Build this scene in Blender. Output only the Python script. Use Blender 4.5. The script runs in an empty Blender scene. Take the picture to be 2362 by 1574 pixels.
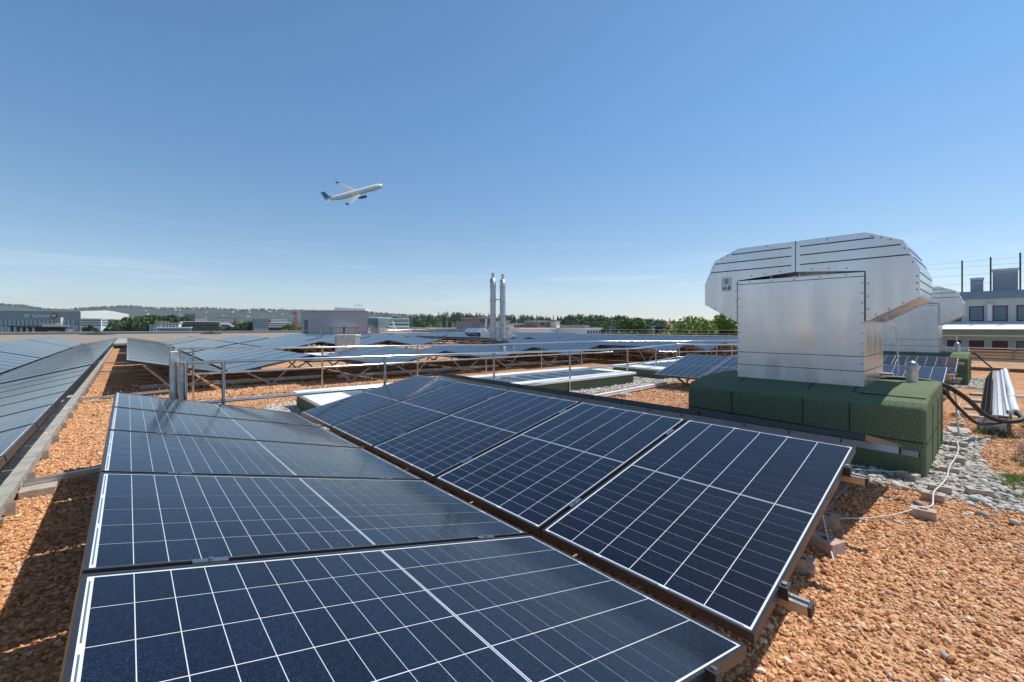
import bpy, bmesh, math, random
import numpy as np
from mathutils import Vector, Matrix, Euler

# ------------------------------------------------------------------ camera, sky, sun, exposure
SC = bpy.context.scene
COL = SC.collection
CAMZ = 1.33
TH = math.radians(41.742)          # heading of the view, clockwise from +Y
FPX, CX, HY = 993.1, 1181.0, 755.0 # focal length and horizon of the photograph in its own pixels
CT, ST = math.cos(TH), math.sin(TH)

cam = bpy.data.cameras.new('camera'); cam_o = bpy.data.objects.new('camera', cam); COL.objects.link(cam_o)
cam_o.location = (0, 0, CAMZ); cam_o.rotation_euler = (math.pi/2, 0, -TH)
cam.sensor_width = 36; cam.lens = 36*FPX/2362; cam.shift_y = -(787-HY)/2362
cam.clip_start = 0.05; cam.clip_end = 30000
SC.camera = cam_o

SUN = Vector((0.441, -0.19, 0.877)).normalized()
EL = math.asin(SUN.z); AZ = math.atan2(SUN.x, SUN.y)
W = bpy.data.worlds.new('World'); SC.world = W; W.use_nodes = True
nt = W.node_tree; nt.nodes.clear()
sky = nt.nodes.new('ShaderNodeTexSky'); sky.sky_type = 'NISHITA'; sky.sun_disc = False
sky.sun_elevation = EL; sky.sun_rotation = AZ; sky.altitude = 450; sky.air_density = 1.0; sky.dust_density = 0.25; sky.ozone_density = 2.6
bg = nt.nodes.new('ShaderNodeBackground'); bg.inputs[1].default_value = 0.135
wo = nt.nodes.new('ShaderNodeOutputWorld')
# faint high cirrus streaks low in the sky
tc = nt.nodes.new('ShaderNodeTexCoord'); mp = nt.nodes.new('ShaderNodeMapping'); mp.inputs['Scale'].default_value = (1.4, 1.4, 26)
nz = nt.nodes.new('ShaderNodeTexNoise'); nz.inputs['Scale'].default_value = 2.2; nz.inputs['Detail'].default_value = 6; nz.inputs['Distortion'].default_value = 0.6
rp = nt.nodes.new('ShaderNodeValToRGB'); rp.color_ramp.elements[0].position = 0.56; rp.color_ramp.elements[1].position = 0.85
rp.color_ramp.elements[0].color = (0, 0, 0, 1); rp.color_ramp.elements[1].color = (0.55, 0.55, 0.55, 1)
sx = nt.nodes.new('ShaderNodeSeparateXYZ'); mr = nt.nodes.new('ShaderNodeMapRange'); mr.clamp = True
mr.inputs[1].default_value = 0.06; mr.inputs[2].default_value = 0.22; mr.inputs[3].default_value = 1; mr.inputs[4].default_value = 0
mu = nt.nodes.new('ShaderNodeMath'); mu.operation = 'MULTIPLY'
mx = nt.nodes.new('ShaderNodeMix'); mx.data_type = 'RGBA'; mx.inputs[7].default_value = (7.0, 7.4, 7.8, 1)
L = nt.links.new
L(tc.outputs['Generated'], mp.inputs[0]); L(mp.outputs[0], nz.inputs['Vector']); L(nz.outputs[0], rp.inputs[0])
L(tc.outputs['Generated'], sx.inputs[0]); L(sx.outputs[2], mr.inputs[0]); L(rp.outputs[0], mu.inputs[0]); L(mr.outputs[0], mu.inputs[1])
# white balance of the sky with height: clear blue above, pale haze at the horizon
tr = nt.nodes.new('ShaderNodeValToRGB'); te = tr.color_ramp.elements
te[0].position = 0.0; te[0].color = (1.05, 0.98, 1.02, 1); te[1].position = 0.42; te[1].color = (0.76, 1.05, 1.12, 1)
tx = te.new(0.086); tx.color = (0.93, 0.94, 0.97, 1)
tx = te.new(0.17); tx.color = (0.86, 0.94, 0.95, 1)
tm = nt.nodes.new('ShaderNodeMix'); tm.data_type = 'RGBA'; tm.blend_type = 'MULTIPLY'; tm.inputs[0].default_value = 1
L(sx.outputs[2], tr.inputs[0]); L(sky.outputs[0], tm.inputs[6]); L(tr.outputs[0], tm.inputs[7])
L(mu.outputs[0], mx.inputs[0]); L(tm.outputs[2], mx.inputs[6]); L(mx.outputs[2], bg.inputs[0]); L(bg.outputs[0], wo.inputs[0])

sun = bpy.data.lights.new('sun', 'SUN'); sun.energy = 4.9; sun.angle = math.radians(0.53); sun.color = (1.0, 0.955, 0.89)
sun_o = bpy.data.objects.new('sun', sun); COL.objects.link(sun_o)
sun_o.rotation_euler = (-SUN).to_track_quat('-Z', 'Y').to_euler(); sun_o.location = (20, -10, 40)
SC.view_settings.view_transform = 'Standard'; SC.view_settings.look = 'None'
SC.view_settings.exposure = 0.0; SC.view_settings.gamma = 1.0
SC.cycles.max_bounces = 8; SC.cycles.glossy_bounces = 4; SC.cycles.diffuse_bounces = 3; SC.cycles.transparent_max_bounces = 8
SC.cycles.sample_clamp_indirect = 6

rnd = random.Random(7)
rng = np.random.default_rng(11)

def at(px, py, d):
    """point seen at pixel (px,py) of the photograph at depth d"""
    r = (px-CX)/FPX*d; z = (HY-py)/FPX*d
    return Vector((r*CT + d*ST, -r*ST + d*CT, z+CAMZ))
def onground(px, py, z=0.0):
    d = FPX*(CAMZ-z)/(py-HY)
    p = at(px, py, d); p.z = z
    return p

# ------------------------------------------------------------------ materials
MATS = {}
def mat(name, color=(0.5,0.5,0.5), rough=0.6, metal=0.0, spec=0.5, coat=0.0, coat_r=0.03, var=0.0, vscale=8.0, bump=0.0, bscale=40.0, vdetail=4, aniso=0.0, coords='Object', stretch=(1,1,1)):
    m = bpy.data.materials.new(name); m.use_nodes = True; t = m.node_tree; b = t.nodes['Principled BSDF']
    b.inputs['Base Color'].default_value = (*color, 1); b.inputs['Roughness'].default_value = rough
    b.inputs['Metallic'].default_value = metal; b.inputs['Specular IOR Level'].default_value = spec
    b.inputs['Coat Weight'].default_value = coat; b.inputs['Coat Roughness'].default_value = coat_r
    if var > 0 or bump > 0:
        c = t.nodes.new('ShaderNodeTexCoord'); mpp = t.nodes.new('ShaderNodeMapping'); mpp.inputs['Scale'].default_value = stretch
        t.links.new(c.outputs[coords], mpp.inputs[0])
    if var > 0:
        n = t.nodes.new('ShaderNodeTexNoise'); n.inputs['Scale'].default_value = vscale; n.inputs['Detail'].default_value = vdetail
        t.links.new(mpp.outputs[0], n.inputs['Vector'])
        r = t.nodes.new('ShaderNodeValToRGB'); e = r.color_ramp.elements
        e[0].position = 0.3; e[1].position = 0.7
        e[0].color = (*[x*(1-var) for x in color], 1); e[1].color = (*[min(1, x*(1+var)) for x in color], 1)
        t.links.new(n.outputs[0], r.inputs[0]); t.links.new(r.outputs[0], b.inputs['Base Color'])
        mr_ = t.nodes.new('ShaderNodeMapRange'); mr_.inputs[3].default_value = max(0.02, rough*(1-var*0.6)); mr_.inputs[4].default_value = min(1, rough*(1+var*0.6))
        t.links.new(n.outputs[0], mr_.inputs[0]); t.links.new(mr_.outputs[0], b.inputs['Roughness'])
    if bump > 0:
        n2 = t.nodes.new('ShaderNodeTexNoise'); n2.inputs['Scale'].default_value = bscale; n2.inputs['Detail'].default_value = 3
        t.links.new(mpp.outputs[0], n2.inputs['Vector'])
        bp = t.nodes.new('ShaderNodeBump'); bp.inputs['Strength'].default_value = bump; bp.inputs['Distance'].default_value = 0.02
        t.links.new(n2.outputs[0], bp.inputs['Height']); t.links.new(bp.outputs[0], b.inputs['Normal'])
    MATS[name] = m
    return m

def stone_mat(name, cols, rough=0.85, pos=None):
    """stones: one colour per instance"""
    m = bpy.data.materials.new(name); m.use_nodes = True; t = m.node_tree; b = t.nodes['Principled BSDF']
    b.inputs['Roughness'].default_value = rough; b.inputs['Specular IOR Level'].default_value = 0.25
    oi = t.nodes.new('ShaderNodeObjectInfo'); r = t.nodes.new('ShaderNodeValToRGB'); r.color_ramp.interpolation = 'LINEAR'
    while len(r.color_ramp.elements) < len(cols): r.color_ramp.elements.new(0.5)
    for i, c in enumerate(cols):
        e = r.color_ramp.elements[i]; e.position = pos[i] if pos else i/(len(cols)-1); e.color = (*c, 1)
    n = t.nodes.new('ShaderNodeTexNoise'); n.inputs['Scale'].default_value = 3.0; n.inputs['Detail'].default_value = 4
    c = t.nodes.new('ShaderNodeTexCoord'); t.links.new(c.outputs['Object'], n.inputs['Vector'])
    mrr = t.nodes.new('ShaderNodeMapRange'); mrr.inputs[3].default_value = 0.72; mrr.inputs[4].default_value = 1.28
    mm = t.nodes.new('ShaderNodeMix'); mm.data_type = 'RGBA'; mm.blend_type = 'MULTIPLY'; mm.inputs[0].default_value = 1
    t.links.new(oi.outputs['Random'], r.inputs[0]); t.links.new(n.outputs[0], mrr.inputs[0])
    t.links.new(r.outputs[0], mm.inputs[6]); t.links.new(mrr.outputs[0], mm.inputs[7]); t.links.new(mm.outputs[2], b.inputs['Base Color'])
    MATS[name] = m; return m

def ground_mat(name, cols, scale, bump=1.0, big=0.35, pebble=None):
    """bed of small stones: a cell pattern with its own relief"""
    m = bpy.data.materials.new(name); m.use_nodes = True; t = m.node_tree; b = t.nodes['Principled BSDF']
    b.inputs['Roughness'].default_value = 0.9; b.inputs['Specular IOR Level'].default_value = 0.2
    c = t.nodes.new('ShaderNodeTexCoord')
    v = t.nodes.new('ShaderNodeTexVoronoi'); v.inputs['Scale'].default_value = scale; v.inputs['Randomness'].default_value = 1
    t.links.new(c.outputs['Object'], v.inputs['Vector'])
    sep = t.nodes.new('ShaderNodeSeparateColor'); t.links.new(v.outputs['Color'], sep.inputs[0])
    r = t.nodes.new('ShaderNodeValToRGB')
    while len(r.color_ramp.elements) < len(cols): r.color_ramp.elements.new(0.5)
    for i, cc in enumerate(cols):
        e = r.color_ramp.elements[i]; e.position = i/(len(cols)-1); e.color = (*cc, 1)
    t.links.new(sep.outputs[0], r.inputs[0])
    n = t.nodes.new('ShaderNodeTexNoise'); n.inputs['Scale'].default_value = 1.6; n.inputs['Detail'].default_value = 9; n.inputs['Roughness'].default_value = 0.65
    t.links.new(c.outputs['Object'], n.inputs['Vector'])
    mrr = t.nodes.new('ShaderNodeMapRange'); mrr.inputs[1].default_value = 0.3; mrr.inputs[2].default_value = 0.7; mrr.inputs[3].default_value = 1-big; mrr.inputs[4].default_value = 1+big*0.6
    mm = t.nodes.new('ShaderNodeMix'); mm.data_type = 'RGBA'; mm.blend_type = 'MULTIPLY'; mm.inputs[0].default_value = 1
    t.links.new(n.outputs[0], mrr.inputs[0]); t.links.new(r.outputs[0], mm.inputs[6]); t.links.new(mrr.outputs[0], mm.inputs[7])
    t.links.new(mm.outputs[2], b.inputs['Base Color'])
    bp = t.nodes.new('ShaderNodeBump'); bp.inputs['Strength'].default_value = bump; bp.inputs['Distance'].default_value = 0.9/scale; bp.invert = True
    t.links.new(v.outputs['Distance'], bp.inputs['Height']); t.links.new(bp.outputs[0], b.inputs['Normal'])
    MATS[name] = m; return m

GRAV = [(0.36,0.155,0.07),(0.57,0.29,0.14),(0.68,0.40,0.21),(0.50,0.235,0.11),(0.74,0.48,0.28)]
ground_mat('gravel_bed', GRAV, 36, 1.0, 0.38)
stone_mat('gravel_stone', [(0.30,0.115,0.055),(0.58,0.29,0.14),(0.72,0.425,0.225),(0.65,0.34,0.17),(0.78,0.52,0.30),(0.78,0.65,0.52)], pos=[0,0.22,0.45,0.7,0.93,1.0])
ground_mat('pebble_bed', [(0.10,0.09,0.075),(0.20,0.18,0.15),(0.30,0.27,0.23)], 24, 1.0, 0.2)
stone_mat('pebble_stone', [(0.24,0.22,0.19),(0.43,0.40,0.35),(0.54,0.51,0.45),(0.38,0.33,0.27),(0.62,0.60,0.55)], rough=0.7)
ground_mat('roof_far_bed', [(0.24,0.19,0.15),(0.30,0.24,0.19),(0.36,0.30,0.24)], 6, 0.3, 0.25)

# solar cell: dark blue polycrystalline silicon under textured glass
def cell_mat():
    m = bpy.data.materials.new('solar_cell'); m.use_nodes = True; t = m.node_tree; b = t.nodes['Principled BSDF']
    c = t.nodes.new('ShaderNodeTexCoord')
    v = t.nodes.new('ShaderNodeTexVoronoi'); v.inputs['Scale'].default_value = 650
    t.links.new(c.outputs['Object'], v.inputs['Vector'])
    sep = t.nodes.new('ShaderNodeSeparateColor'); t.links.new(v.outputs['Color'], sep.inputs[0])
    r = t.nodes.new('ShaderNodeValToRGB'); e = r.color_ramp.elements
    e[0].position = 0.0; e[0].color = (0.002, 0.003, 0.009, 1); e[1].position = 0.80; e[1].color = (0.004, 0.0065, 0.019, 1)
    x = e.new(0.98); x.color = (0.03, 0.042, 0.075, 1)  # lightest specks: sparkle of the crystal grains put into the base colour
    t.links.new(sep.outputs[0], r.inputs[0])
    oi = t.nodes.new('ShaderNodeObjectInfo'); mrr = t.nodes.new('ShaderNodeMapRange'); mrr.inputs[3].default_value = 0.8; mrr.inputs[4].default_value = 1.25
    t.links.new(oi.outputs['Random'], mrr.inputs[0])
    mm = t.nodes.new('ShaderNodeMix'); mm.data_type = 'RGBA'; mm.blend_type = 'MULTIPLY'; mm.inputs[0].default_value = 1
    t.links.new(r.outputs[0], mm.inputs[6]); t.links.new(mrr.outputs[0], mm.inputs[7]); t.links.new(mm.outputs[2], b.inputs['Base Color'])
    # dust film on the glass
    n = t.nodes.new('ShaderNodeTexNoise'); n.inputs['Scale'].default_value = 3.5; n.inputs['Detail'].default_value = 8; n.inputs['Roughness'].default_value = 0.7
    g = t.nodes.new('ShaderNodeNewGeometry'); t.links.new(g.outputs['Position'], n.inputs['Vector'])
    m2 = t.nodes.new('ShaderNodeMapRange'); m2.inputs[1].default_value = 0.3; m2.inputs[2].default_value = 0.75; m2.inputs[3].default_value = 0.075; m2.inputs[4].default_value = 0.15
    t.links.new(n.outputs[0], m2.inputs[0]); t.links.new(m2.outputs[0], b.inputs['Coat Roughness'])
    b.inputs['Roughness'].default_value = 0.5; b.inputs['Specular IOR Level'].default_value = 0.06
    b.inputs['Coat Weight'].default_value = 1.0; b.inputs['Coat IOR'].default_value = 1.31
    b.inputs['Sheen Weight'].default_value = 0.10; b.inputs['Sheen Roughness'].default_value = 0.25; b.inputs['Sheen Tint'].default_value = (0.75, 0.87, 1.0, 1)
    bp = t.nodes.new('ShaderNodeBump'); bp.inputs['Strength'].default_value = 0.012; bp.inputs['Distance'].default_value = 0.002
    t.links.new(v.outputs['Distance'], bp.inputs['Height']); t.links.new(bp.outputs[0], b.inputs['Coat Normal'])
    MATS['cell'] = m
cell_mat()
mat('backsheet', (0.70,0.72,0.75), 0.5, spec=0.1, coat=0.8, coat_r=0.08)
mat('panel_frame', (0.045,0.045,0.05), 0.30, metal=0.45, var=0.15, vscale=20)
mat('ribbon', (0.20,0.23,0.28), 0.35, metal=0.5)
mat('alu', (0.40,0.39,0.39), 0.34, metal=1.0, var=0.12, vscale=12)
mat('galv', (0.55,0.56,0.57), 0.42, metal=0.85, var=0.2, vscale=9)
mat('strut', (0.40,0.36,0.32), 0.5, metal=0.7, var=0.2, vscale=7)
mat('black_plastic', (0.018,0.018,0.02), 0.5, var=0.2)
mat('rail_tube', (0.66,0.65,0.63), 0.14, metal=1.0, var=0.1, vscale=6)
mat('tray_lid', (0.40,0.41,0.39), 0.6, metal=0.2, var=0.22, vscale=5, bump=0.15, bscale=30)
mat('concrete', (0.42,0.37,0.32), 0.9, var=0.22, vscale=14, bump=0.4, bscale=90)
mat('brick_block', (0.50,0.40,0.33), 0.9, var=0.2, vscale=25, bump=0.5, bscale=140)
mat('white_cable', (0.60,0.60,0.58), 0.5)
mat('black_hose', (0.014,0.014,0.015), 0.55, bump=0.2, bscale=60)
mat('white_metal', (0.76,0.75,0.74), 0.45, var=0.06, vscale=3)
mat('white_wrap', (0.80,0.80,0.79), 0.35, metal=0.35, bump=0.5, bscale=18)
mat('sky_glass', (0.022,0.045,0.055), 0.1, spec=0.35)
mat('dark_void', (0.01,0.01,0.011), 0.8)
# mineral roofing felt
def felt():
    m = mat('felt', (0.15,0.185,0.105), 0.97, spec=0.1, var=0.30, vscale=60, vdetail=8, bump=0.45, bscale=170); return m
felt()
# brushed stainless sheet
def steel():
    m = bpy.data.materials.new('steel_sheet'); m.use_nodes = True; t = m.node_tree; b = t.nodes['Principled BSDF']
    b.inputs['Base Color'].default_value = (0.7, 0.7, 0.71, 1); b.inputs['Metallic'].default_value = 0.92
    c = t.nodes.new('ShaderNodeTexCoord'); mpp = t.nodes.new('ShaderNodeMapping'); mpp.inputs['Scale'].default_value = (3.2, 3.2, 0.4)
    n = t.nodes.new('ShaderNodeTexNoise'); n.inputs['Scale'].default_value = 1.6; n.inputs['Detail'].default_value = 2; n.inputs['Distortion'].default_value = 0.3
    t.links.new(c.outputs['Object'], mpp.inputs[0]); t.links.new(mpp.outputs[0], n.inputs['Vector'])
    mrr = t.nodes.new('ShaderNodeMapRange'); mrr.inputs[1].default_value = 0.3; mrr.inputs[2].default_value = 0.7; mrr.inputs[3].default_value = 0.20; mrr.inputs[4].default_value = 0.34
    t.links.new(n.outputs[0], mrr.inputs[0]); t.links.new(mrr.outputs[0], b.inputs['Roughness'])
    r = t.nodes.new('ShaderNodeValToRGB'); e = r.color_ramp.elements; e[0].position = 0.3; e[1].position = 0.72
    e[0].color = (0.68,0.685,0.70,1); e[1].color = (0.74,0.745,0.755,1)
    t.links.new(n.outputs[0], r.inputs[0]); t.links.new(r.outputs[0], b.inputs['Base Color'])
    n2 = t.nodes.new('ShaderNodeTexNoise'); n2.inputs['Scale'].default_value = 2.3; n2.inputs['Detail'].default_value = 1
    t.links.new(c.outputs['Object'], n2.inputs['Vector'])
    bp = t.nodes.new('ShaderNodeBump'); bp.inputs['Strength'].default_value = 0.14; bp.inputs['Distance'].default_value = 0.03
    t.links.new(n2.outputs[0], bp.inputs['Height']); t.links.new(bp.outputs[0], b.inputs['Normal'])
    MATS['steel'] = m
steel()
mat('seam', (0.09,0.095,0.10), 0.6, metal=0.5)
mat('screw', (0.20,0.20,0.21), 0.4, metal=0.9)
mat('sticker', (0.74,0.80,0.86), 0.5)
mat('sticker_ink', (0.02,0.10,0.13), 0.5)
def plain(name, c, rough=0.7, **k): return mat(name, c, rough, **k)
plain('grass', (0.12,0.17,0.045), 0.9, var=0.4, vscale=0.3)
plain('city_ground', (0.10,0.115,0.06), 0.95, var=0.4, vscale=0.01)

# ------------------------------------------------------------------ mesh helpers
class MB:
    def __init__(s): s.v=[]; s.f=[]; s.m=[]; s.sm=[]
    def add(s, vs, fs, mi=0, smooth=False):
        o=len(s.v); s.v += [tuple(p) for p in vs]
        for f in fs: s.f.append(tuple(i+o for i in f)); s.m.append(mi); s.sm.append(smooth)
    def box(s, a, b, mi=0, M=None):
        x0,y0,z0=a; x1,y1,z1=b
        vs=[Vector(p) for p in ((x0,y0,z0),(x1,y0,z0),(x1,y1,z0),(x0,y1,z0),(x0,y0,z1),(x1,y0,z1),(x1,y1,z1),(x0,y1,z1))]
        if M is not None: vs=[M@p for p in vs]
        s.add(vs, [(3,2,1,0),(4,5,6,7),(0,1,5,4),(1,2,6,5),(2,3,7,6),(3,0,4,7)], mi)
    def bar(s, p, q, w, h, mi=0, up=(0,0,1)):
        p=Vector(p); q=Vector(q); d=q-p; l=d.length; d=d/l; u=Vector(up); sd=d.cross(u)
        if sd.length<1e-4: sd=d.cross(Vector((1,0,0)))
        sd.normalize(); u=sd.cross(d)
        vs=[p+sd*a*w/2+u*b*h/2 for a,b in ((-1,-1),(1,-1),(1,1),(-1,1))]+[q+sd*a*w/2+u*b*h/2 for a,b in ((-1,-1),(1,-1),(1,1),(-1,1))]
        s.add(vs, [(0,1,2,3),(7,6,5,4),(0,4,5,1),(1,5,6,2),(2,6,7,3),(3,7,4,0)], mi)
    def tube(s, pts, r, n=10, mi=0, cap=True, smooth=True):
        pts=[Vector(p) for p in pts]; rs = r if isinstance(r,(list,tuple)) else [r]*len(pts)
        rings=[]; prev=None
        for i,p in enumerate(pts):
            d=(pts[min(i+1,len(pts)-1)]-pts[max(i-1,0)]).normalized()
            if prev is None:
                a=d.cross(Vector((0,0,1)));  a = a if a.length>1e-3 else d.cross(Vector((1,0,0)))
            else: a=prev-d*prev.dot(d)
            a.normalize(); prev=a; b=d.cross(a)
            rings.append([p+(a*math.cos(t)+b*math.sin(t))*rs[i] for t in (2*math.pi*k/n for k in range(n))])
        vs=[v for rg in rings for v in rg]; fs=[]
        for i in range(len(pts)-1):
            for k in range(n): fs.append((i*n+k, i*n+(k+1)%n, (i+1)*n+(k+1)%n, (i+1)*n+k))
        s.add(vs, fs, mi, smooth)
        if cap: s.add(rings[0], [tuple(range(n-1,-1,-1))], mi); s.add(rings[-1], [tuple(range(n))], mi)
    def prism(s, prof, axis, a, b, mi=0, caps=True):
        """closed profile extruded along an axis; prof gives the two other coordinates"""
        def P(u,w,t): return {'x':(t,u,w),'y':(u,t,w),'z':(u,w,t)}[axis]
        n=len(prof); vs=[P(u,w,a) for u,w in prof]+[P(u,w,b) for u,w in prof]
        fs=[(i,(i+1)%n,n+(i+1)%n,n+i) for i in range(n)]
        if caps: fs += [tuple(range(n-1,-1,-1)), tuple(range(n,2*n))]
        s.add(vs, fs, mi)
    def mesh(s, name, mats):
        me=bpy.data.meshes.new(name); me.from_pydata(s.v, [], s.f)
        for m in (mats if isinstance(mats,(list,tuple)) else [mats]): me.materials.append(MATS[m] if isinstance(m,str) else m)
        me.polygons.foreach_set('material_index', s.m); me.polygons.foreach_set('use_smooth', s.sm)
        bm=bmesh.new(); bm.from_mesh(me); bmesh.ops.recalc_face_normals(bm, faces=bm.faces); bm.to_mesh(me); bm.free()
        me.update(); return me

def link(name, me, parent=None, loc=None, rot=None, scale=None):
    o=bpy.data.objects.new(name, me); COL.objects.link(o)
    if parent is not None: o.parent=parent
    if loc is not None: o.location=loc
    if rot is not None: o.rotation_euler=rot
    if scale is not None: o.scale=scale
    return o
def build(name, mb, mats, parent=None, **k): return link(name, mb.mesh(name, mats), parent, **k)
def tag(o, label=None, cat=None, group=None, kind=None):
    if label: o['label']=label
    if cat: o['category']=cat
    if group: o['group']=group
    if kind: o['kind']=kind
    return o
def thing(name, label, cat, loc=(0,0,0), rz=0.0, group=None):
    return tag(link(name, None, loc=loc, rot=(0,0,rz)), label, cat, group)
def bevel(o, w, seg=2):
    m=o.modifiers.new('bevel','BEVEL'); m.width=w; m.segments=seg; m.limit_method='ANGLE'; return o

# ------------------------------------------------------------------ the setting: roof deck, ground, hills
mb=MB(); mb.add([(-70,-14,0),(25,-14,0),(25,9,0),(60,9,0),(60,112,0),(-70,112,0)], [(0,1,2,3,4,5)])
tag(build('roof_deck', mb, 'gravel_bed'), kind='structure')
# bare grey brown end of the roof beyond the arrays
mb=MB(); mb.add([(-70,42,0.004),(16,44,0.004),(40,111.7,0.004),(-70,111.7,0.004)], [(0,1,2,3)])
tag(build('far_roof_surface', mb, 'roof_far_bed'), kind='structure')
plain('facade_grey', (0.30,0.30,0.29), 0.8, var=0.1)
mb=MB(); mb.prism([(-70,-14),(25,-14),(25,9),(60,9),(60,112),(-70,112)],'z',-17.9,-0.01)
tag(build('host_building', mb, 'facade_grey'), 'large flat roofed building carrying the solar field', 'building')
GZ=-18.0
mb=MB(); mb.add([(-4550,-1450,GZ),(5550,-1450,GZ),(5550,6150,GZ),(-4550,6150,GZ)], [(0,1,2,3)])
tag(build('ground', mb, 'city_ground'), kind='structure')
def parapet(name, p, q, label, h=0.42, m='white_metal'):
    mb=MB(); mb.bar((p[0],p[1],h/2),(q[0],q[1],h/2),0.35,h,0); mb.bar((p[0],p[1],h+0.03),(q[0],q[1],h+0.03),0.5,0.06,1)
    return tag(build('parapet', mb, ['facade_grey', m]), label, 'parapet')
parapet('parapet',(-70,111.6),(60,111.6),'low parapet with pale metal coping at the far end of the roof')
parapet('parapet',(59.7,9),(59.7,111.3),'low parapet with pale coping along the right roof edge',h=0.12)

# ------------------------------------------------------------------ solar arrays
PL, PW, PITCH = 1.618, 0.992, 1.015
LIP, FD = 0.011, 0.038
END, SIDE, MID = 0.0125, 0.0070, 0.009
NU, NV = 20, 6
CU = (PL-2*LIP-2*END-MID)/NU; CV=(PW-2*LIP-2*SIDE)/NV
def cell_pos():
    out=[]
    for i in range(NU):
        u=LIP+END+CU*(i+0.5)+(MID if i>=NU//2 else 0)
        for j in range(NV): out.append((u, LIP+SIDE+CV*(j+0.5)))
    return out
CELLS=cell_pos()
def frame_mb(mi=0):
    mb=MB()
    for a,b in (((0,0,-FD),(LIP,PW,0)), ((PL-LIP,0,-FD),(PL,PW,0)), ((LIP,0,-FD),(PL-LIP,LIP,0)), ((LIP,PW-LIP,-FD),(PL-LIP,PW,0))): mb.box(a,b,mi)
    return mb
def sheet_add(mb, mi, mr_):
    z=-0.0034; mb.add([(LIP,LIP,z),(PL-LIP,LIP,z),(PL-LIP,PW-LIP,z),(LIP,PW-LIP,z)],[(0,1,2,3)],mi)
    z=-0.0060; mb.add([(LIP,LIP,z),(LIP,PW-LIP,z),(PL-LIP,PW-LIP,z),(PL-LIP,LIP,z)],[(0,1,2,3)],mi)
    mb.add([(PL/2-0.002,LIP+SIDE,-0.0029),(PL/2+0.002,LIP+SIDE,-0.0029),(PL/2+0.002,PW-LIP-SIDE,-0.0029),(PL/2-0.002,PW-LIP-SIDE,-0.0029)],[(0,1,2,3)],mr_)
    for u in (LIP+0.0045, PL-LIP-0.008):
        for k in range(3):
            a=LIP+SIDE+k*2*CV+0.02; b=a+2*CV-0.04
            mb.add([(u,a,-0.0029),(u+0.0035,a,-0.0029),(u+0.0035,b,-0.0029),(u,b,-0.0029)],[(0,1,2,3)],mr_)
def cells_add(mb, mi, cells):
    hu,hv=CU/2-0.0011, CV/2-0.0018
    for u,v in cells: mb.add([(u-hu,v-hv,-0.0026),(u+hu,v-hv,-0.0026),(u+hu,v+hv,-0.0026),(u-hu,v+hv,-0.0026)],[(0,1,2,3)],mi)
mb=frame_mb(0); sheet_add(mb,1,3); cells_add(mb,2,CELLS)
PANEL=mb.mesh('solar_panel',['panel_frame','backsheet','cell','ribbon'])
FRAME=frame_mb().mesh('panel_frame',['panel_frame'])
mb=MB(); sheet_add(mb,0,1); SHEET=mb.mesh('backsheet',['backsheet','ribbon'])
hu,hv=CU/2-0.0011, CV/2-0.0018
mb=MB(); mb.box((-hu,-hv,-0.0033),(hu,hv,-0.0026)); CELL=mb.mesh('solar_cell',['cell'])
CELLMESH={}
def rest_cells(k):
    if k not in CELLMESH:
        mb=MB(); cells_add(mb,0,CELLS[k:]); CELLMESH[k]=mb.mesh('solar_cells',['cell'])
    return CELLMESH[k]
mb=MB(); mb.box((-0.045,-0.011,-0.006),(0.045,0.011,0.004)); mb.tube([(0,0,0.004),(0,0,0.010)],0.007,10)
CLAMP=mb.mesh('clamp',['alu'])
mb=MB(); mb.box((-0.022,-0.028,-0.046),(0.022,0.004,0.005)); mb.tube([(0,-0.012,0.005),(0,-0.012,0.011)],0.009,12,1)
ENDCLAMP=mb.mesh('end_clamp',['black_plastic','alu'])
mb=MB(); mb.box((-0.021,-0.012,-0.021),(0.021,0.0,0.021)); CAP=mb.mesh('end_cap',['black_plastic'])
LEGS={}; RAILS={}; BASE={}
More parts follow.
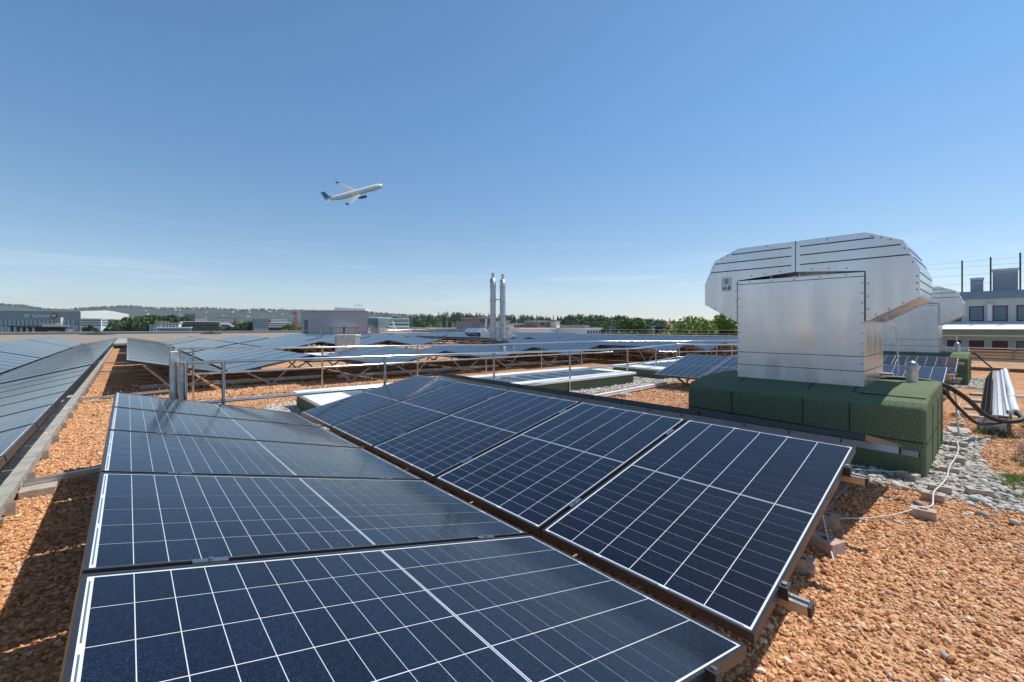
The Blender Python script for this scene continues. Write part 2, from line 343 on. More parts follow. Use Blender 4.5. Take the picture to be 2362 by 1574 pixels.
def array(xlow, zlow, y0, n, dirn, tilt, label, group=None, detail=0, legs=True, protrude=0.075, skip=()):
    """a rack of n panels from y0 on; dirn +1 rises to the right, -1 to the left"""
    ta=math.radians(tilt); y1=y0+n*PITCH
    root=thing('solar_array', label, 'solar panels', (xlow, y0 if dirn>0 else y1, zlow), 0 if dirn>0 else math.pi, group)
    rot=(0,-ta,0); R=Euler(rot).to_matrix()
    cells_left=300
    order=range(n) if dirn>0 else range(n-1,-1,-1)
    for i in order:
        loc=(0, i*PITCH+(PITCH-PW)/2, 0)
        if not detail: link('solar_panel', PANEL, root, loc, rot); continue
        p=link('solar_panel', FRAME, root, loc, rot); link('backsheet', SHEET, p)
        k=min(len(CELLS), cells_left)
        cl=sorted(CELLS, key=lambda c:(c[0], c[1]))
        for u,v in CELLS[:k]: link('solar_cell', CELL, p, (u,v,0))
        cells_left-=k
        if k<len(CELLS): tag(link('solar_cells', rest_cells(k), p), kind='stuff')
    us=(0.175*PL, 0.83*PL)
    key=n
    near = 0 if dirn>0 else 1
    for u in us:
        c=R@Vector((u,0,-FD-0.021))
        if (key,dirn,protrude) not in RAILS:
            mb=MB(); lo=-protrude if dirn>0 else -0.05; hi=n*PITCH+(0.05 if dirn>0 else protrude)
            mb.box((-0.02,lo,-0.02),(0.02,hi,0.02)); mb.box((-0.007,lo-0.001,0.0201),(0.007,hi,0.0205),1)
            RAILS[(key,dirn,protrude)]=(mb.mesh('rail',['alu','dark_void']),lo,hi)
        me,lo,hi=RAILS[(key,dirn,protrude)]
        r=link('rail', me, root, c, rot)
        if detail or protrude>0.08:
            link('end_cap', CAP, r, (0, lo if dirn>0 else hi, 0), (0,0,0 if dirn>0 else math.pi))
        if detail:
            for i in range(1,n): link('clamp', CLAMP, root, R@Vector((u,i*PITCH,0.0)), rot)
            e=R@Vector((u, (PITCH-PW)/2 if dirn>0 else n*PITCH-(PITCH-PW)/2, 0.0))
            link('end_clamp', ENDCLAMP, root, e, (0,-ta,0) if dirn>0 else (0,ta,math.pi))
    if legs:
        k2=(round(zlow,3),round(tilt,2))
        if k2 not in LEGS:
            a=R@Vector((us[0],0,-FD-0.045)); b=R@Vector((us[1],0,-FD-0.045)); fx=(a.x+b.x)/2
            f=Vector((fx,0,-zlow+0.05))
            mb=MB(); mb.bar(f+Vector((-0.03,0,0)),a,0.035,0.03,0,(0,1,0)); mb.bar(f+Vector((0.03,0,0)),b,0.035,0.03,0,(0,1,0)); mb.box((fx-0.11,-0.04,-zlow+0.035),(fx+0.11,0.04,-zlow+0.06))
            LEGS[k2]=mb.mesh('leg',['strut'])
            mb=MB(); mb.box((0.15,-0.03,-zlow+0.004),(1.42,0.03,-zlow+0.034)); BASE[k2]=mb.mesh('base_rail',['strut'])
        T=n*PITCH; m=max(2,int(round(T/2.05))+1)
        for i in range(m):
            v=0.33+(T-0.66)*i/(m-1)
            link('leg', LEGS[k2], root, (0,v,0)); link('base_rail', BASE[k2], root, (0,v,0))
    return root

# the two near tables that meet in a valley at the camera, and the one behind the ridge
array(1.4812, 0.308, 0.5175, 5, -1, 14.445, 'nearest solar table on the left, falling to the right and mirroring pale sky', detail=1)
array(1.5642, 0.3016, 0.5251, 5, +1, 12.05, 'dark near solar table on the right, rising towards the green ventilation plinth', detail=1)
carr=array(4.86, 0.337, 0.50, 5, -1, 12.6, 'solar table seen edge on as a black strip behind the ridge before the green plinth', protrude=0.11)
# long rows left of the cable duct
ZL, TL = 0.30, 13.2
mb=MB(); mb.box((-0.006,-0.004,-0.028),(0.006,0.004,0.006)); mb.box((-0.006,-0.004,-0.028),(-0.02,0.004,-0.022)); CLIP=mb.mesh('cable_clip',['black_plastic'])
for q in (0.35,0.8,1.0,1.15,1.55,2.1,2.4,2.75,3.2,3.5,3.8,4.3,4.6,4.9): link('cable_clip',CLIP,carr,(1.618*0.83*math.cos(math.radians(12.6))+0.028,q,1.618*0.83*math.sin(math.radians(12.6))-0.045))
ZF, TF = 0.37, 11.0
for (y0,n,w) in ((0.35,10,'nearest'),(10.80,10,'second nearest'),(21.2,10,'third'),(31.6,5,'farthest')):
    array(-2.05, ZL, y0, n, +1, TL, '%s table of the solar row directly left of the grey cable duct' % w)
for (y0,n,w) in ((0.35,10,'nearest'),(10.80,10,'second'),(21.2,10,'third'),(31.6,8,'farthest')):
    array(-2.14, ZL, y0, n, -1, 15.5, '%s table of the outer solar row at the left picture edge' % w)
# the field behind the railing: ridges every 3.27 m
RID=[3.2+3.27*k for k in range(11)]
Y1=[10.7,10.05,9.95,9.7,7.95,7.9,7.9,7.9,7.9]
ORD=['first','second','third','fourth','fifth','sixth','seventh','eighth','ninth','tenth','eleventh']
HX=1.575
for k in range(9):
    xl=RID[k]-HX+0.02
    n1=9 if k==0 else (5 if k<4 else 11)
    array(xl, ZF, Y1[k], n1, +1, TF, '%s right-rising table behind the railing counted from the left' % ORD[k])
    array(xl-0.085, ZF, Y1[k], n1, -1, 12.6 if k==0 else TF, '%s left-rising table behind the railing counted from the left' % ORD[k])
for k in (0,1,2,3,5,6,7,8,9):
    xl=RID[k]-HX+0.02
    array(xl, ZF, 20.3, 9, +1, TF, 'right-rising table in the second rank behind the railing, column %s' % ORD[k])
    if k<7: array(xl-0.085, ZF, 20.3, 9, -1, TF, 'left-rising table in the second rank behind the railing, column %s' % ORD[k])
for k in (0,1,2,3,4,5,6,7,8,9,10):
    xl=RID[k]-HX+0.02
    array(xl, ZF, 30.0, 9 if k not in (0,) else 6, +1, TF, 'right-rising table in the third rank of the field, column %s' % ORD[k])
    if k<3: array(xl-0.085, ZF, 30.0, 9 if k else 6, -1, TF, 'left-rising table in the third rank of the field, column %s' % ORD[k])
for k in (3,4,5,6,7,8,9,10):
    array(RID[k]-HX+0.02, ZF, 39.6, 9, +1, TF, 'right-rising table in the fourth rank of the field, column %s' % ORD[k])
# tables beyond the steel ventilation hood
array(8.60, ZL, 0.50, 2, +1, TL, 'small two panel table right of the front steel hood, beside its vent pipe')
array(8.60, ZL, 2.95, 2, +1, TL, 'small two panel table between the railing and the front steel hood')
array(11.93, ZL, 0.50, 4, +1, TL, 'solar table just before the plinth of the rear steel hood')
array(11.85, ZL, 0.50, 4, -1, TL, 'left-rising table facing the gap between the two steel hoods')
array(17.95, ZL, 0.5, 2, +1, TL, 'two panel table beside the vent pipe of the rear plinth')
array(21.25, ZL, -7.5, 9, -1, TL, 'table showing its brown underside at the right edge of the roof view', protrude=0.11)
# ------------------------------------------------------------------ cable duct left
mb=MB(); mb.box((-0.78,-3,0.03),(-0.645,36,0.115)); 
duct=thing('cable_duct','long grey metal cable duct running along the left gravel strip','cable duct',(0,0,0))
b=build('channel', mb, 'tray_lid', duct); bevel(b,0.004,1)
mb=MB(); mb.box((-0.72,0,0),(-0.0,2.96,0.003))
mb=MB(); mb.box((-0.79,0.0,0.1155),(-0.635,2.985,0.121)); LID=mb.mesh('lid',['tray_lid'])
for i in range(13): link('lid', LID, duct, (0,-3+i*3.0,0))
mb=MB(); mb.box((-0.65,-0.02,0.0),(-0.60,0.02,0.085)); BRK=mb.mesh('bracket',['galv'])
for i in range(22): link('bracket', BRK, duct, (0.004,1.2+i*0.86,0))
mb=MB(); mb.box((-1.06,-3,0.012),(-0.80,36,0.05)); build('side_tray', mb, 'tray_lid', duct)
plain('yellow_mark',(0.75,0.62,0.05),0.6)
mb=MB(); mb.box((-0.012,-0.03,0),(0.02,0.03,0.0012)); YM=mb.mesh('yellow_sticker',['yellow_mark'])
for y in (4.4,7.2,9.2): link('yellow_sticker', YM, duct, (-0.70,y,0.1211))
# cross battens on pavers between the duct and the tables
def paver(px=None, loc=None, size=(0.12,0.08,0.06), rz=0.0, label='', group=None, m='brick_block', hole=True):
    x,y,z=size; mb=MB()
    if hole:
        hx,hy=x*0.22,y*0.16
        for a,b in (((-x/2,-y/2,0),(x/2,-hy,z)),((-x/2,hy,0),(x/2,y/2,z)),((-x/2,-hy,0),(-hx,hy,z)),((hx,-hy,0),(x/2,hy,z)),((-hx,-hy,0),(hx,hy,z*0.6))): mb.box(a,b)
    else: mb.box((-x/2,-y/2,0),(x/2,y/2,z))
    o=build('paving_block', mb, m, loc=loc, rot=(0,0,rz)); tag(o, label, 'paving block', group)
    if not hole: bevel(o,0.006,2)
    return o
def batten(p,q,label,w=0.05,h=0.035,m='galv'):
    o=thing('cable_channel',label,'cable channel',(0,0,0)); mb=MB(); mb.bar(p,q,w,h); build('channel', mb, m, o)
    mb=MB(); mb.bar(Vector(p)+Vector((0,0,h/2+0.002)),Vector(q)+Vector((0,0,h/2+0.002)),w*1.12,0.004); build('lid', mb, m, o); return o
batten((-0.62,5.15,0.085),(0.35,5.3,0.085),'metal channel crossing the left gravel strip on a concrete block')
paver(loc=(-0.53,5.10,0.0), size=(0.2,0.22,0.062), label='square concrete block under the crossing metal channel', m='concrete', hole=False)
paver(loc=(-0.20,5.22,0.0), size=(0.1,0.1,0.062), label='small concrete block under the crossing channel, in the array shadow', m='concrete', hole=False)
batten((-0.62,10.45,0.09),(0.6,10.75,0.09),'metal channel crossing the gravel strip before the first rear table')
batten((-0.62,16.6,0.08),(0.5,16.6,0.08),'thin metal channel far along the left gravel strip')
batten((-0.62,20.6,0.08),(0.5,20.6,0.08),'farthest thin metal channel across the left gravel strip')
# the strip of roof walkway that closes the aisle at its far end
mb=MB(); mb.box((-0.9,36.2,0.2),(0.3,50,0.32)); tag(build('walkway', mb, 'tray_lid'), 'pale walkway deck at the far end of the left gravel strip', 'walkway')
# perforated tray along the feet of the first rank
def perf_tray(p,q,label,w=0.13,h=0.055):
    o=thing('cable_tray',label,'cable tray'); p=Vector(p); q=Vector(q); d=(q-p); l=d.length; d/=l; s=d.cross(Vector((0,0,1)))
    mb=MB(); mb.bar(p,q,w,0.004); build('base', mb,'galv',o)
    n=int(l/0.06)
    for sg in (-1,1):
        mb=MB(); a=p+s*sg*w/2; b=q+s*sg*w/2
        mb.bar(a+Vector((0,0,0.006)),b+Vector((0,0,0.006)),0.003,0.012); mb.bar(a+Vector((0,0,h-0.006)),b+Vector((0,0,h-0.006)),0.003,0.014)
        for i in range(n+1):
            c=a+d*(l*i/n); mb.bar(c+Vector((0,0,0.012)),c+Vector((0,0,h-0.012)),0.003,0.022,0,d)
        build('side_rail', mb,'galv',o)
    return o
perf_tray((0.2,11.6,0.08),(3.6,11.2,0.08),'perforated cable tray under the first tables behind the railing')
perf_tray((3.9,10.9,0.08),(8.8,10.55,0.08),'perforated cable tray under the middle tables behind the railing')
perf_tray((9.1,10.5,0.08),(13.0,10.2,0.08),'perforated cable tray under the right tables behind the railing')

# ------------------------------------------------------------------ pebble beds
def bed(name, poly, z, m):
    mb=MB(); mb.add([(x,y,z) for x,y in poly],[tuple(range(len(poly)))]); return tag(build(name, mb, m), kind='structure')
PEB1=[(4.78,-0.75),(5.35,-0.55),(5.75,0.0),(6.6,0.12),(7.6,0.05),(7.6,2.95),(4.80,2.95),(4.72,1.4)]
SKA=math.radians(-3.2)
def skp(x,y,o=(2.0,6.05)): return (o[0]+x*math.cos(SKA)-y*math.sin(SKA), o[1]+x*math.sin(SKA)+y*math.cos(SKA))
PEB2=[skp(-0.5,-0.42),skp(15,-0.42),skp(15,2.15),skp(-0.42,2.1),skp(-0.62,0.9)]
bed('pebble_strip', PEB1, 0.004, 'pebble_bed'); bed('pebble_strip', PEB2, 0.004, 'pebble_bed')
PEB3=[(13.6,-0.1),(16.4,-0.1),(16.4,3.0),(13.6,3.0)]
bed('pebble_strip', PEB3, 0.004, 'pebble_bed')

# ------------------------------------------------------------------ skylights
def skylight(o, lx, ly, label):
    t=thing('skylight',label,'skylight',(o[0],o[1],0),SKA)
    h=0.27; rim=0.30
    mb=MB(); mb.prism([(-0.0,0),(lx,0),(lx,ly),(0,ly)],'z',0,h-0.045); 
    build('curb', mb,'felt',t)
    mb=MB()
    for a,b in (((-0.05,-0.05),(lx+0.05,rim)),((-0.05,ly-rim),(lx+0.05,ly+0.05)),((-0.05,rim),(rim+0.25,ly-rim)),((lx-rim,rim),(lx+0.05,ly-rim))):
        mb.box((a[0],a[1],h-0.05),(b[0],b[1],h)); 
    c=build('rim', mb,'white_metal',t); bevel(c,0.006,1)
    mb=MB(); mb.box((rim+0.25,rim,h-0.042),(lx-rim,ly-rim,h-0.038)); build('tray', mb,'galv',t)
    n=max(4,int((lx-2*rim-0.25)/0.42)); w=(lx-2*rim-0.25)/n
    mb=MB(); mb.box((0.012,0.01,0),(w-0.012,ly-2*rim-0.01,0.012)); PN=mb.mesh('pane',['sky_glass'])
    mb=MB(); mb.prism([(-0.014,0),(0.014,0),(0.006,0.045),(-0.006,0.045)],'y',0.0,ly-2*rim); BR=mb.mesh('glazing_bar',['galv'])
    for i in range(n): link('pane', PN, t, (rim+0.25+i*w, rim, h-0.036), (0,0,0)); 
    for i in range(n+1): link('glazing_bar', BR, t, (rim+0.25+i*w, rim, h-0.037))
    return t
skylight((2.0,6.05),6.9,1.68,'long skylight with wide white rim behind the near tables')
skylight((5.2,17.2),6.5,1.5,'distant skylight between the first and second rank of tables')
skylight(skp(8.1,-0.05),6.0,1.6,'second skylight with white rim, half hidden by the small dark table')

# ------------------------------------------------------------------ railings
def railing(posts, label, side=None, mids=1, r=0.019, group=None, hfun=None):
    t=thing('railing',label,'railing')
    tops=[]; m=[]
    for i,p in enumerate(posts):
        h = p[2] if len(p)>2 else 0.82
        tops.append(Vector((p[0],p[1],h))); m.append(Vector((p[0],p[1],h*0.53)))
        mb=MB(); mb.tube([(p[0],p[1],0),(p[0],p[1],h)],r*0.95,10); mb.tube([(p[0],p[1],0),(p[0],p[1],0.012)],0.06,12); 
        mb.tube([(p[0],p[1],h*0.53-0.03),(p[0],p[1],h*0.53+0.03)],r*1.35,10); mb.tube([(p[0],p[1],h-0.035),(p[0],p[1],h+0.005)],r*1.3,10)
        build('post', mb,'rail_tube',t)
    for pts,nm in ((tops,'top_rail'),(m,'middle_rail')):
        mb=MB(); mb.tube(pts,r,12); build(nm, mb,'rail_tube',t)
    return t
def hr(x): return max(0.82, 0.955-0.0155*x)
railing([(x,5.76,hr(x)) for x in (0.46,0.80,2.72,4.72,6.72,8.79)]+[(10.4,5.95,0.83),(12.1,6.25,0.83)],'front steel tube railing just beyond the near tables')
railing([(0.40,5.80,0.955),(0.62,9.40,0.95)],'short side railing at the left end of the skylight area')
railing([(0.66,9.42,0.95),(0.86,9.42,0.95),(3.08,9.5,0.90),(5.4,9.6,0.87),(7.7,9.75,0.82),(9.84,9.62,0.82),(11.46,9.3,0.84),(13.7,9.0,0.82),(14.9,7.6,0.82),(17.0,6.6,0.83),(19.5,6.2,0.83),(22.5,6.0,0.84)],'rear steel tube railing in front of the raised solar field')
railing([(12.2,6.3,0.83),(13.3,5.6,0.80),(14.6,5.3,0.80),(16.5,5.2,0.80)],'short railing run ending behind the front steel hood')
g=railing([at(px,790,40).xy[:]+(1.0,) for px in (690,740,800,860,930,1000,1055)],'distant railing before the grey plant room')
railing([(x,46.0,1.0) for x in (22,26,30,34,38,42,46,50)],'distant railing along the right part of the roof')
railing([(x,59.0-0.05*x,0.95) for x in (55.5,)]+[(55.5,y,0.95) for y in (50,44,38,32,26,20)],'distant railing near the right roof edge')
railing([(24.5,y,1.0) for y in (8,4.5,1,-2.5,-6)],'railing in front of the maroon windowed building')
# square aluminium riser at the railing corner
t=thing('cable_riser','square aluminium cable riser standing at the railing corner','cable riser',(0.44,5.86,0),math.radians(4))
mb=MB(); mb.box((-0.035,-0.035,0),(0.035,0.035,0.94)); bevel(build('column',mb,'galv',t),0.004,1)
mb=MB(); mb.box((-0.038,-0.038,0.94),(0.038,0.038,0.955)); build('cap',mb,'galv',t)
mb=MB(); mb.box((-0.105,-0.01,0),(-0.037,0.06,1.07)); bevel(build('side_column',mb,'galv',t),0.004,1)
for zz in (0.12,0.8):
    mb=MB(); mb.box((-0.0355,-0.0365,zz),(0.0355,0.0,zz+0.008)); build('seam',mb,'seam',t)
batten((5.0,4.78,0.07),(9.0,4.92,0.07),'silver conduit crossing the gravel towards the small dark table',0.07,0.05,'white_metal')
paver(loc=(7.1,4.72,0), size=(0.22,0.14,0.06), label='paving block lying beside the silver conduit in open gravel', rz=0.2)
# ------------------------------------------------------------------ steel ventilation hoods on felt plinths
HP=[(2.561,1.895),(2.434,2.189),(2.141,2.317),(0.898,2.317),(0.603,2.192),(0.479,1.897),(0.479,1.627),(0.893,1.386),(0.893,1.916),(1.521,1.966),(2.149,1.916),(2.149,1.386),(2.561,1.625)]
mb=MB(); mb.tube([(-0.004,0,0),(0.0,0,0)],0.0075,8); SCREW=mb.mesh('screw',['screw'])
def hood(dx, where, rib_right, plinth_len=2.54):
    X0,X1=5.72+dx,6.92+dx
    p=thing('roof_plinth','green felt covered plinth under the %s steel hood' % where,'plinth',(X0-0.53,0.395,0))
    prof=[(0,0),(0,0.605),(0.07,0.652),(0.53,0.712),(1.70,0.712),(1.86,0.63),(1.86,0)]
    mb=MB(); mb.prism(prof,'y',0,2.145); o=build('felt_body',mb,'felt',p); bevel(o,0.032,3)
    for yy in (1.62,0.92,0.535):
        mb=MB(); mb.bar((-0.0015,yy,0.31),(-0.0015,yy,0.60),0.006,0.006,0); mb.bar((0.06,yy,0.645),(0.5,yy+0.03,0.712),0.012,0.004,0); build('felt_seam',mb,'dark_void',p)
    for xx in (0.55,1.1,1.5):
        mb=MB(); mb.bar((xx,-0.0015,0.02),(xx+0.02,-0.0015,0.58),0.008,0.006,0,(0,1,0)); build('felt_seam',mb,'dark_void',p)
    mb=MB(); mb.bar((-0.0015,0.02,0.31),(-0.0015,1.0,0.325),0.005,0.008,0); mb.bar((-0.0015,1.0,0.325),(-0.0015,2.1,0.35),0.005,0.010,0); build('felt_seam',mb,'dark_void',p)
    mb=MB(); mb.bar((0.02,-0.0015,0.31),(1.8,-0.0015,0.31),0.005,0.009,0); build('felt_seam',mb,'dark_void',p)
    mb=MB(); mb.box((0.22,0.02,0.676),(0.235,0.5,0.682)); build('felt_seam',mb,'dark_void',p)
    t=thing('ventilation_hood','%s stainless steel ventilation hood shaped like a hammerhead' % where,'ventilation hood',(X0,0,0))
    D=X1-X0
    mb=MB(); mb.prism(HP,'x',0,D); o=build('hood_shell',mb,'steel',t)
    mb=MB(); mb.prism([(0.902,0.66),(2.145,0.66),(2.145,1.86),(0.902,1.86)],'x',-0.012,1.13); mb.prism([(0.902,1.862),(2.145,1.862),(2.145,1.905),(0.902,1.905)],'x',-0.006,1.13); b=build('body',mb,'steel',t)
    for z in (1.022,0.868):
        mb=MB(); mb.bar((-0.0135,0.90,z),(-0.0135,2.147,z),0.004,0.007); mb.bar((0,0.9005,z),(1.13,0.9005,z),0.004,0.007); build('body_seam',mb,'seam',b)
    mb=MB(); mb.bar((-0.0135,0.90,1.861),(-0.0135,2.147,1.861),0.004,0.007); build('body_seam',mb,'seam',b)
    for yy in (0.896,2.151):
        mb=MB(); mb.bar((-0.006,yy,1.39),(-0.006,yy,1.9),0.006,0.010,0,(0,1,0)); build('body_seam',mb,'seam',b)
    sh=o
    for (z,a,c) in ((2.249,2.225,0.82),(2.15,2.425,0.62),(2.043,2.47,0.57)):
        for (u,w) in ((a,1.565),(1.475,c)):
            mb=MB(); mb.prism([(u,z-0.006),(w,z-0.006),(w,z+0.006),(u,z+0.006)],'x',-0.004,0.0); build('rib',mb,'seam',sh)
    mb=MB(); mb.box((-0.004,1.517,1.967),(0,1.524,2.317)); build('rib',mb,'seam',sh)
    for z in (1.70,1.78,1.86):
        mb=MB(); mb.bar((0.02,0.4775,z),(D-0.02,0.4775,z),0.004,0.008); build('rib',mb,'seam',sh)
    for f_ in (0.3,0.62):
        y0=0.603+(0.479-0.603)*f_; z0=2.192+(1.897-2.192)*f_
        mb=MB(); mb.bar((0.02,y0-0.002,z0),(D-0.02,y0-0.002,z0),0.006,0.008); build('rib',mb,'seam',sh)
    sc=[]
    for (a,c) in zip(HP,HP[1:]):
        if (a,c)==(HP[7],HP[8]) or (a,c)==(HP[10],HP[11]): pass
        n=3
        for k in range(1,n+1):
            y=a[0]+(c[0]-a[0])*k/(n+1); z=a[1]+(c[1]-a[1])*k/(n+1)
            cy,cz=1.521,1.75
            l=math.hypot(cy-y,cz-z); 
            if 7<=HP.index(a)<=10: y+= (0.022 if y>cy else -0.022) if abs(y-cy)>0.5 else 0; z+=0.03 if abs(y-cy)<0.55 else 0
            else: y+=(cy-y)/l*0.022; z+=(cz-z)/l*0.022
            sc.append((0,y,z))
    for z in [0.95+0.105*k for k in range(9)]: sc += [(-0.012,0.918,z),(-0.012,2.128,z)]
    for q in range(5): sc.append((-0.006,1.05+q*0.24,1.885))
    for q in sc: link('screw',SCREW,t,q)
    # posts seen in the gap under the hood
    for yy in (1.25,1.5,1.8):
        mb=MB(); mb.tube([(0.09,yy,1.9),(0.09,yy,1.97)],0.014,8); build('spacer',mb,'galv',t)
    mb=MB(); mb.prism([(0.84,1.425),(0.893,1.395),(0.893,1.5)],'x',0.25,0.262); build('gusset',mb,'galv',t)
    v=thing('vent_pipe','silver domed vent pipe standing on the %s green plinth' % where,'vent pipe',(6.61+dx,0.62,0.69))
    mb=MB(); mb.tube([(0,0,-0.03),(0,0,0.15)],0.052,18); build('pipe',mb,'galv',v)
    mb=MB(); mb.tube([(0,0,0.15),(0,0,0.21),(0,0,0.235),(0,0,0.252),(0,0,0.26)],[0.057,0.057,0.047,0.028,0.004],18); build('cap',mb,'alu',v)
    return t
h1=hood(0,'front',1); hood(8.94,'rear',1)
# label plate on the front hood
st=link('information_plate',None,h1,(0,0,0)); 
mb=MB(); mb.box((-0.003,2.222,1.787),(0,2.346,1.971)); 
bpy.data.objects.remove(st); st=build('information_plate',mb,'sticker',h1)
mb=MB()
cyy,czz=2.284,1.922
for k in range(10):
    a0=2*math.pi*k/10; a1=a0+0.50
    mb.bar((-0.004,cyy+0.020*math.cos(a0),czz+0.017*math.sin(a0)),(-0.004,cyy+0.020*math.cos(a1),czz+0.017*math.sin(a1)),0.002,0.011)
mb.box((-0.0045,cyy-0.013,czz-0.034),(-0.0035,cyy+0.013,czz-0.022))
build('emblem',mb,'sticker_ink',st)
mb=MB(); yb,zb=2.304,1.822
for a,c in (((0.03,-0.01),(0.012,0.016)),((0.012,0.016),(-0.018,0.016)),((-0.018,0.016),(-0.022,-0.014)),((0.02,0.0),(-0.018,0.0))): mb.bar((-0.004,yb+a[0],zb+a[1]),(-0.004,yb+c[0],zb+c[1]),0.002,0.008)
for k in range(4): mb.box((-0.0045,2.236,1.806+0.012*k),(-0.0035,2.264,1.815+0.012*k))
build('emblem',mb,'sticker_ink',st)
plain('plate_line',(0.35,0.40,0.46),0.5)
mb=MB(); mb.box((-0.0036,2.222,1.880),(-0.003,2.346,1.883)); build('plate_rule',mb,'plate_line',st)

# ------------------------------------------------------------------ cables, blocks and tray beside the plinths
def cable(name,pts,r,m,label,cat='cable',n=8,sub=6):
    P=[Vector(p) for p in pts]; out=[]
    for i in range(len(P)-1):
        p0=P[max(i-1,0)];p1=P[i];p2=P[i+1];p3=P[min(i+2,len(P)-1)]
        for k in range(sub):
            t=k/sub; out.append(0.5*((2*p1)+(-p0+p2)*t+(2*p0-5*p1+4*p2-p3)*t*t+(-p0+3*p1-3*p2+p3)*t**3))
    out.append(P[-1]); mb=MB(); mb.tube(out,r,n); o=build(name,mb,m); return tag(o,label,cat) if label else o
BL=[(4.14,0.33,0.06,'nearest block carrying the white cable, alone on orange gravel'),(4.60,0.31,-0.1,'second block under the white cable, at the edge of the pebbles'),(4.86,0.29,0.1,'block under the white cable touching the plinth corner pebbles'),
    (5.55,0.27,0.0,'block under the white cable beside the front end of the plinth'),(6.05,0.26,0.12,'block under the white cable halfway along the plinth side'),(6.50,0.25,-0.1,'block under the white cable past the middle of the plinth'),
    (6.85,0.26,0.2,'block under the white cable at the rear corner of the plinth'),(7.5,0.28,0.0,'block under the white cable just behind the front plinth'),(8.2,0.33,0.1,'block under the white cable level with the near end of the cable tray'),(9.2,0.36,0,'farthest single block under the white cable')]
for x,y,rz,lb in BL: paver(loc=(x,y,0.004), size=(0.085,0.13,0.06), rz=rz, label=lb)
paver(loc=(4.98,0.08,0.004), size=(0.085,0.14,0.06), rz=0.35, label='lone hollow block without a cable on the grey pebbles')
paver(loc=(5.06,0.50,0.004), size=(0.085,0.14,0.06), rz=-0.3, label='block at the foot of the plinth face, by the thin grey wire')
paver(loc=(3.47,0.75,0.0), size=(0.10,0.15,0.085), rz=0.2, label='dark block in the shadow under the raised table corner')
paver(loc=(3.10,0.67,0.0), size=(0.11,0.15,0.075), rz=-0.35, label='block beside the table edge with a wire over its groove')
paver(loc=(2.74,0.70,0.0), size=(0.08,0.12,0.075), rz=0.2, label='upright block half hidden by the near table edge')
zc=0.067
cable('cable',[(4.14,0.36,zc),(4.3,0.30,0.05),(4.60,0.31,zc),(4.86,0.285,zc),(5.2,0.27,0.055),(5.55,0.27,zc),(6.05,0.25,zc),(6.5,0.25,zc),(6.85,0.27,zc),(7.1,0.2,0.07),(7.5,0.29,zc),(7.9,0.30,0.05),(8.2,0.33,zc),(8.7,0.30,0.04),(9.2,0.36,zc),(11,0.4,0.05)],0.0055,'white_cable','white cable laid over a line of small blocks beside the green plinth')
cable('cable',[(4.14,0.36,zc),(4.02,0.42,0.045),(3.8,0.55,0.03),(3.6,0.70,0.035),(3.45,0.84,0.05),(3.4,0.90,0.12)],0.004,'white_cable','thin wire on the gravel from the near block to the table leg')
cable('cable',[(2.95,0.60,0.02),(3.10,0.66,0.082),(3.16,0.70,0.20),(3.12,0.72,0.42),(3.08,0.74,0.52)],0.0045,'white_cable','thin wire hanging from the near table over a block')
cable('cable',[(5.06,0.5,0.068),(4.95,0.75,0.05),(4.75,1.1,0.04),(4.5,1.5,0.03)],0.0045,'white_cable','thin grey wire on the shaded pebbles before the plinth')
cable('cable',[(6.95,0.86,1.36),(6.93,0.80,1.33),(6.92,0.78,1.1),(6.93,0.77,0.8),(6.95,0.78,0.73),(7.02,0.6,0.72),(7.1,0.33,0.62),(7.12,0.29,0.3),(7.12,0.27,0.08)],0.008,'white_cable','white cable hanging from the hood corner down over the plinth')
# raised tray with pipes
t=thing('raised_cable_tray','raised black perforated cable tray with white wrapped pipe, right of the plinth','cable tray',(8.0,0,0))
TR=8.2
for (ya,yb,m) in ((0.15,0.03,'black_plastic'),(-0.14,-0.14,'galv')):
    mb=MB(); P=lambda x,f: (x, ya+(yb-ya)*f, 0.03+0.245*f)
    for f in (0.03,0.5,0.97): mb.bar(P(0,f),P(TR,f),0.004,0.024)
    for i in range(137):
        mb.bar(P(i*0.06,0.05),P(i*0.06,0.48),0.004,0.026,0,(1,0,0)); mb.bar(P(i*0.06+0.03,0.52),P(i*0.06+0.03,0.95),0.004,0.026,0,(1,0,0))
    build('perforated_side',mb,m,t)
mb=MB(); 
for k in range(3): mb.box((0,-0.115+k*0.045,0.235),(TR,-0.080+k*0.045,0.241+0.004*(k%2)))
for i in range(70): mb.box((i*0.117,-0.12,0.242),(i*0.117+0.02,0.02,0.249))
build('ladder_deck',mb,'white_metal',t)
mb=MB(); pts=[(0.18,-0.175,0.275),(1.2,-0.165,0.28),(3,-0.18,0.275),(5,-0.17,0.28),(TR,-0.175,0.275)]; mb.tube(pts,0.042,14); build('wrapped_pipe',mb,'white_wrap',t)
mb=MB(); mb.tube([(0.3,-0.115,0.265),(2,-0.11,0.265),(TR,-0.115,0.265)],0.016,10); build('thin_pipe',mb,'white_wrap',t)
for i in range(5):
    mb=MB(); mb.box((0.2+i*1.9,-0.11,0),(0.26+i*1.9,0.14,0.05)); build('foot',mb,'concrete',t)
mb=MB(); mb.box((0.05,-0.10,0.0),(0.09,0.13,0.2)); build('end_plate',mb,'galv',t)
cable('hose',[(6.6,1.1,0.72),(6.75,0.75,0.73),(6.95,0.42,0.68),(7.15,0.22,0.52),(7.55,0.08,0.30),(7.85,-0.08,0.20),(8.02,-0.22,0.22),(8.2,-0.18,0.275)],0.026,'black_hose','upper black hose from the plinth top to the wrapped pipe','hose',12)
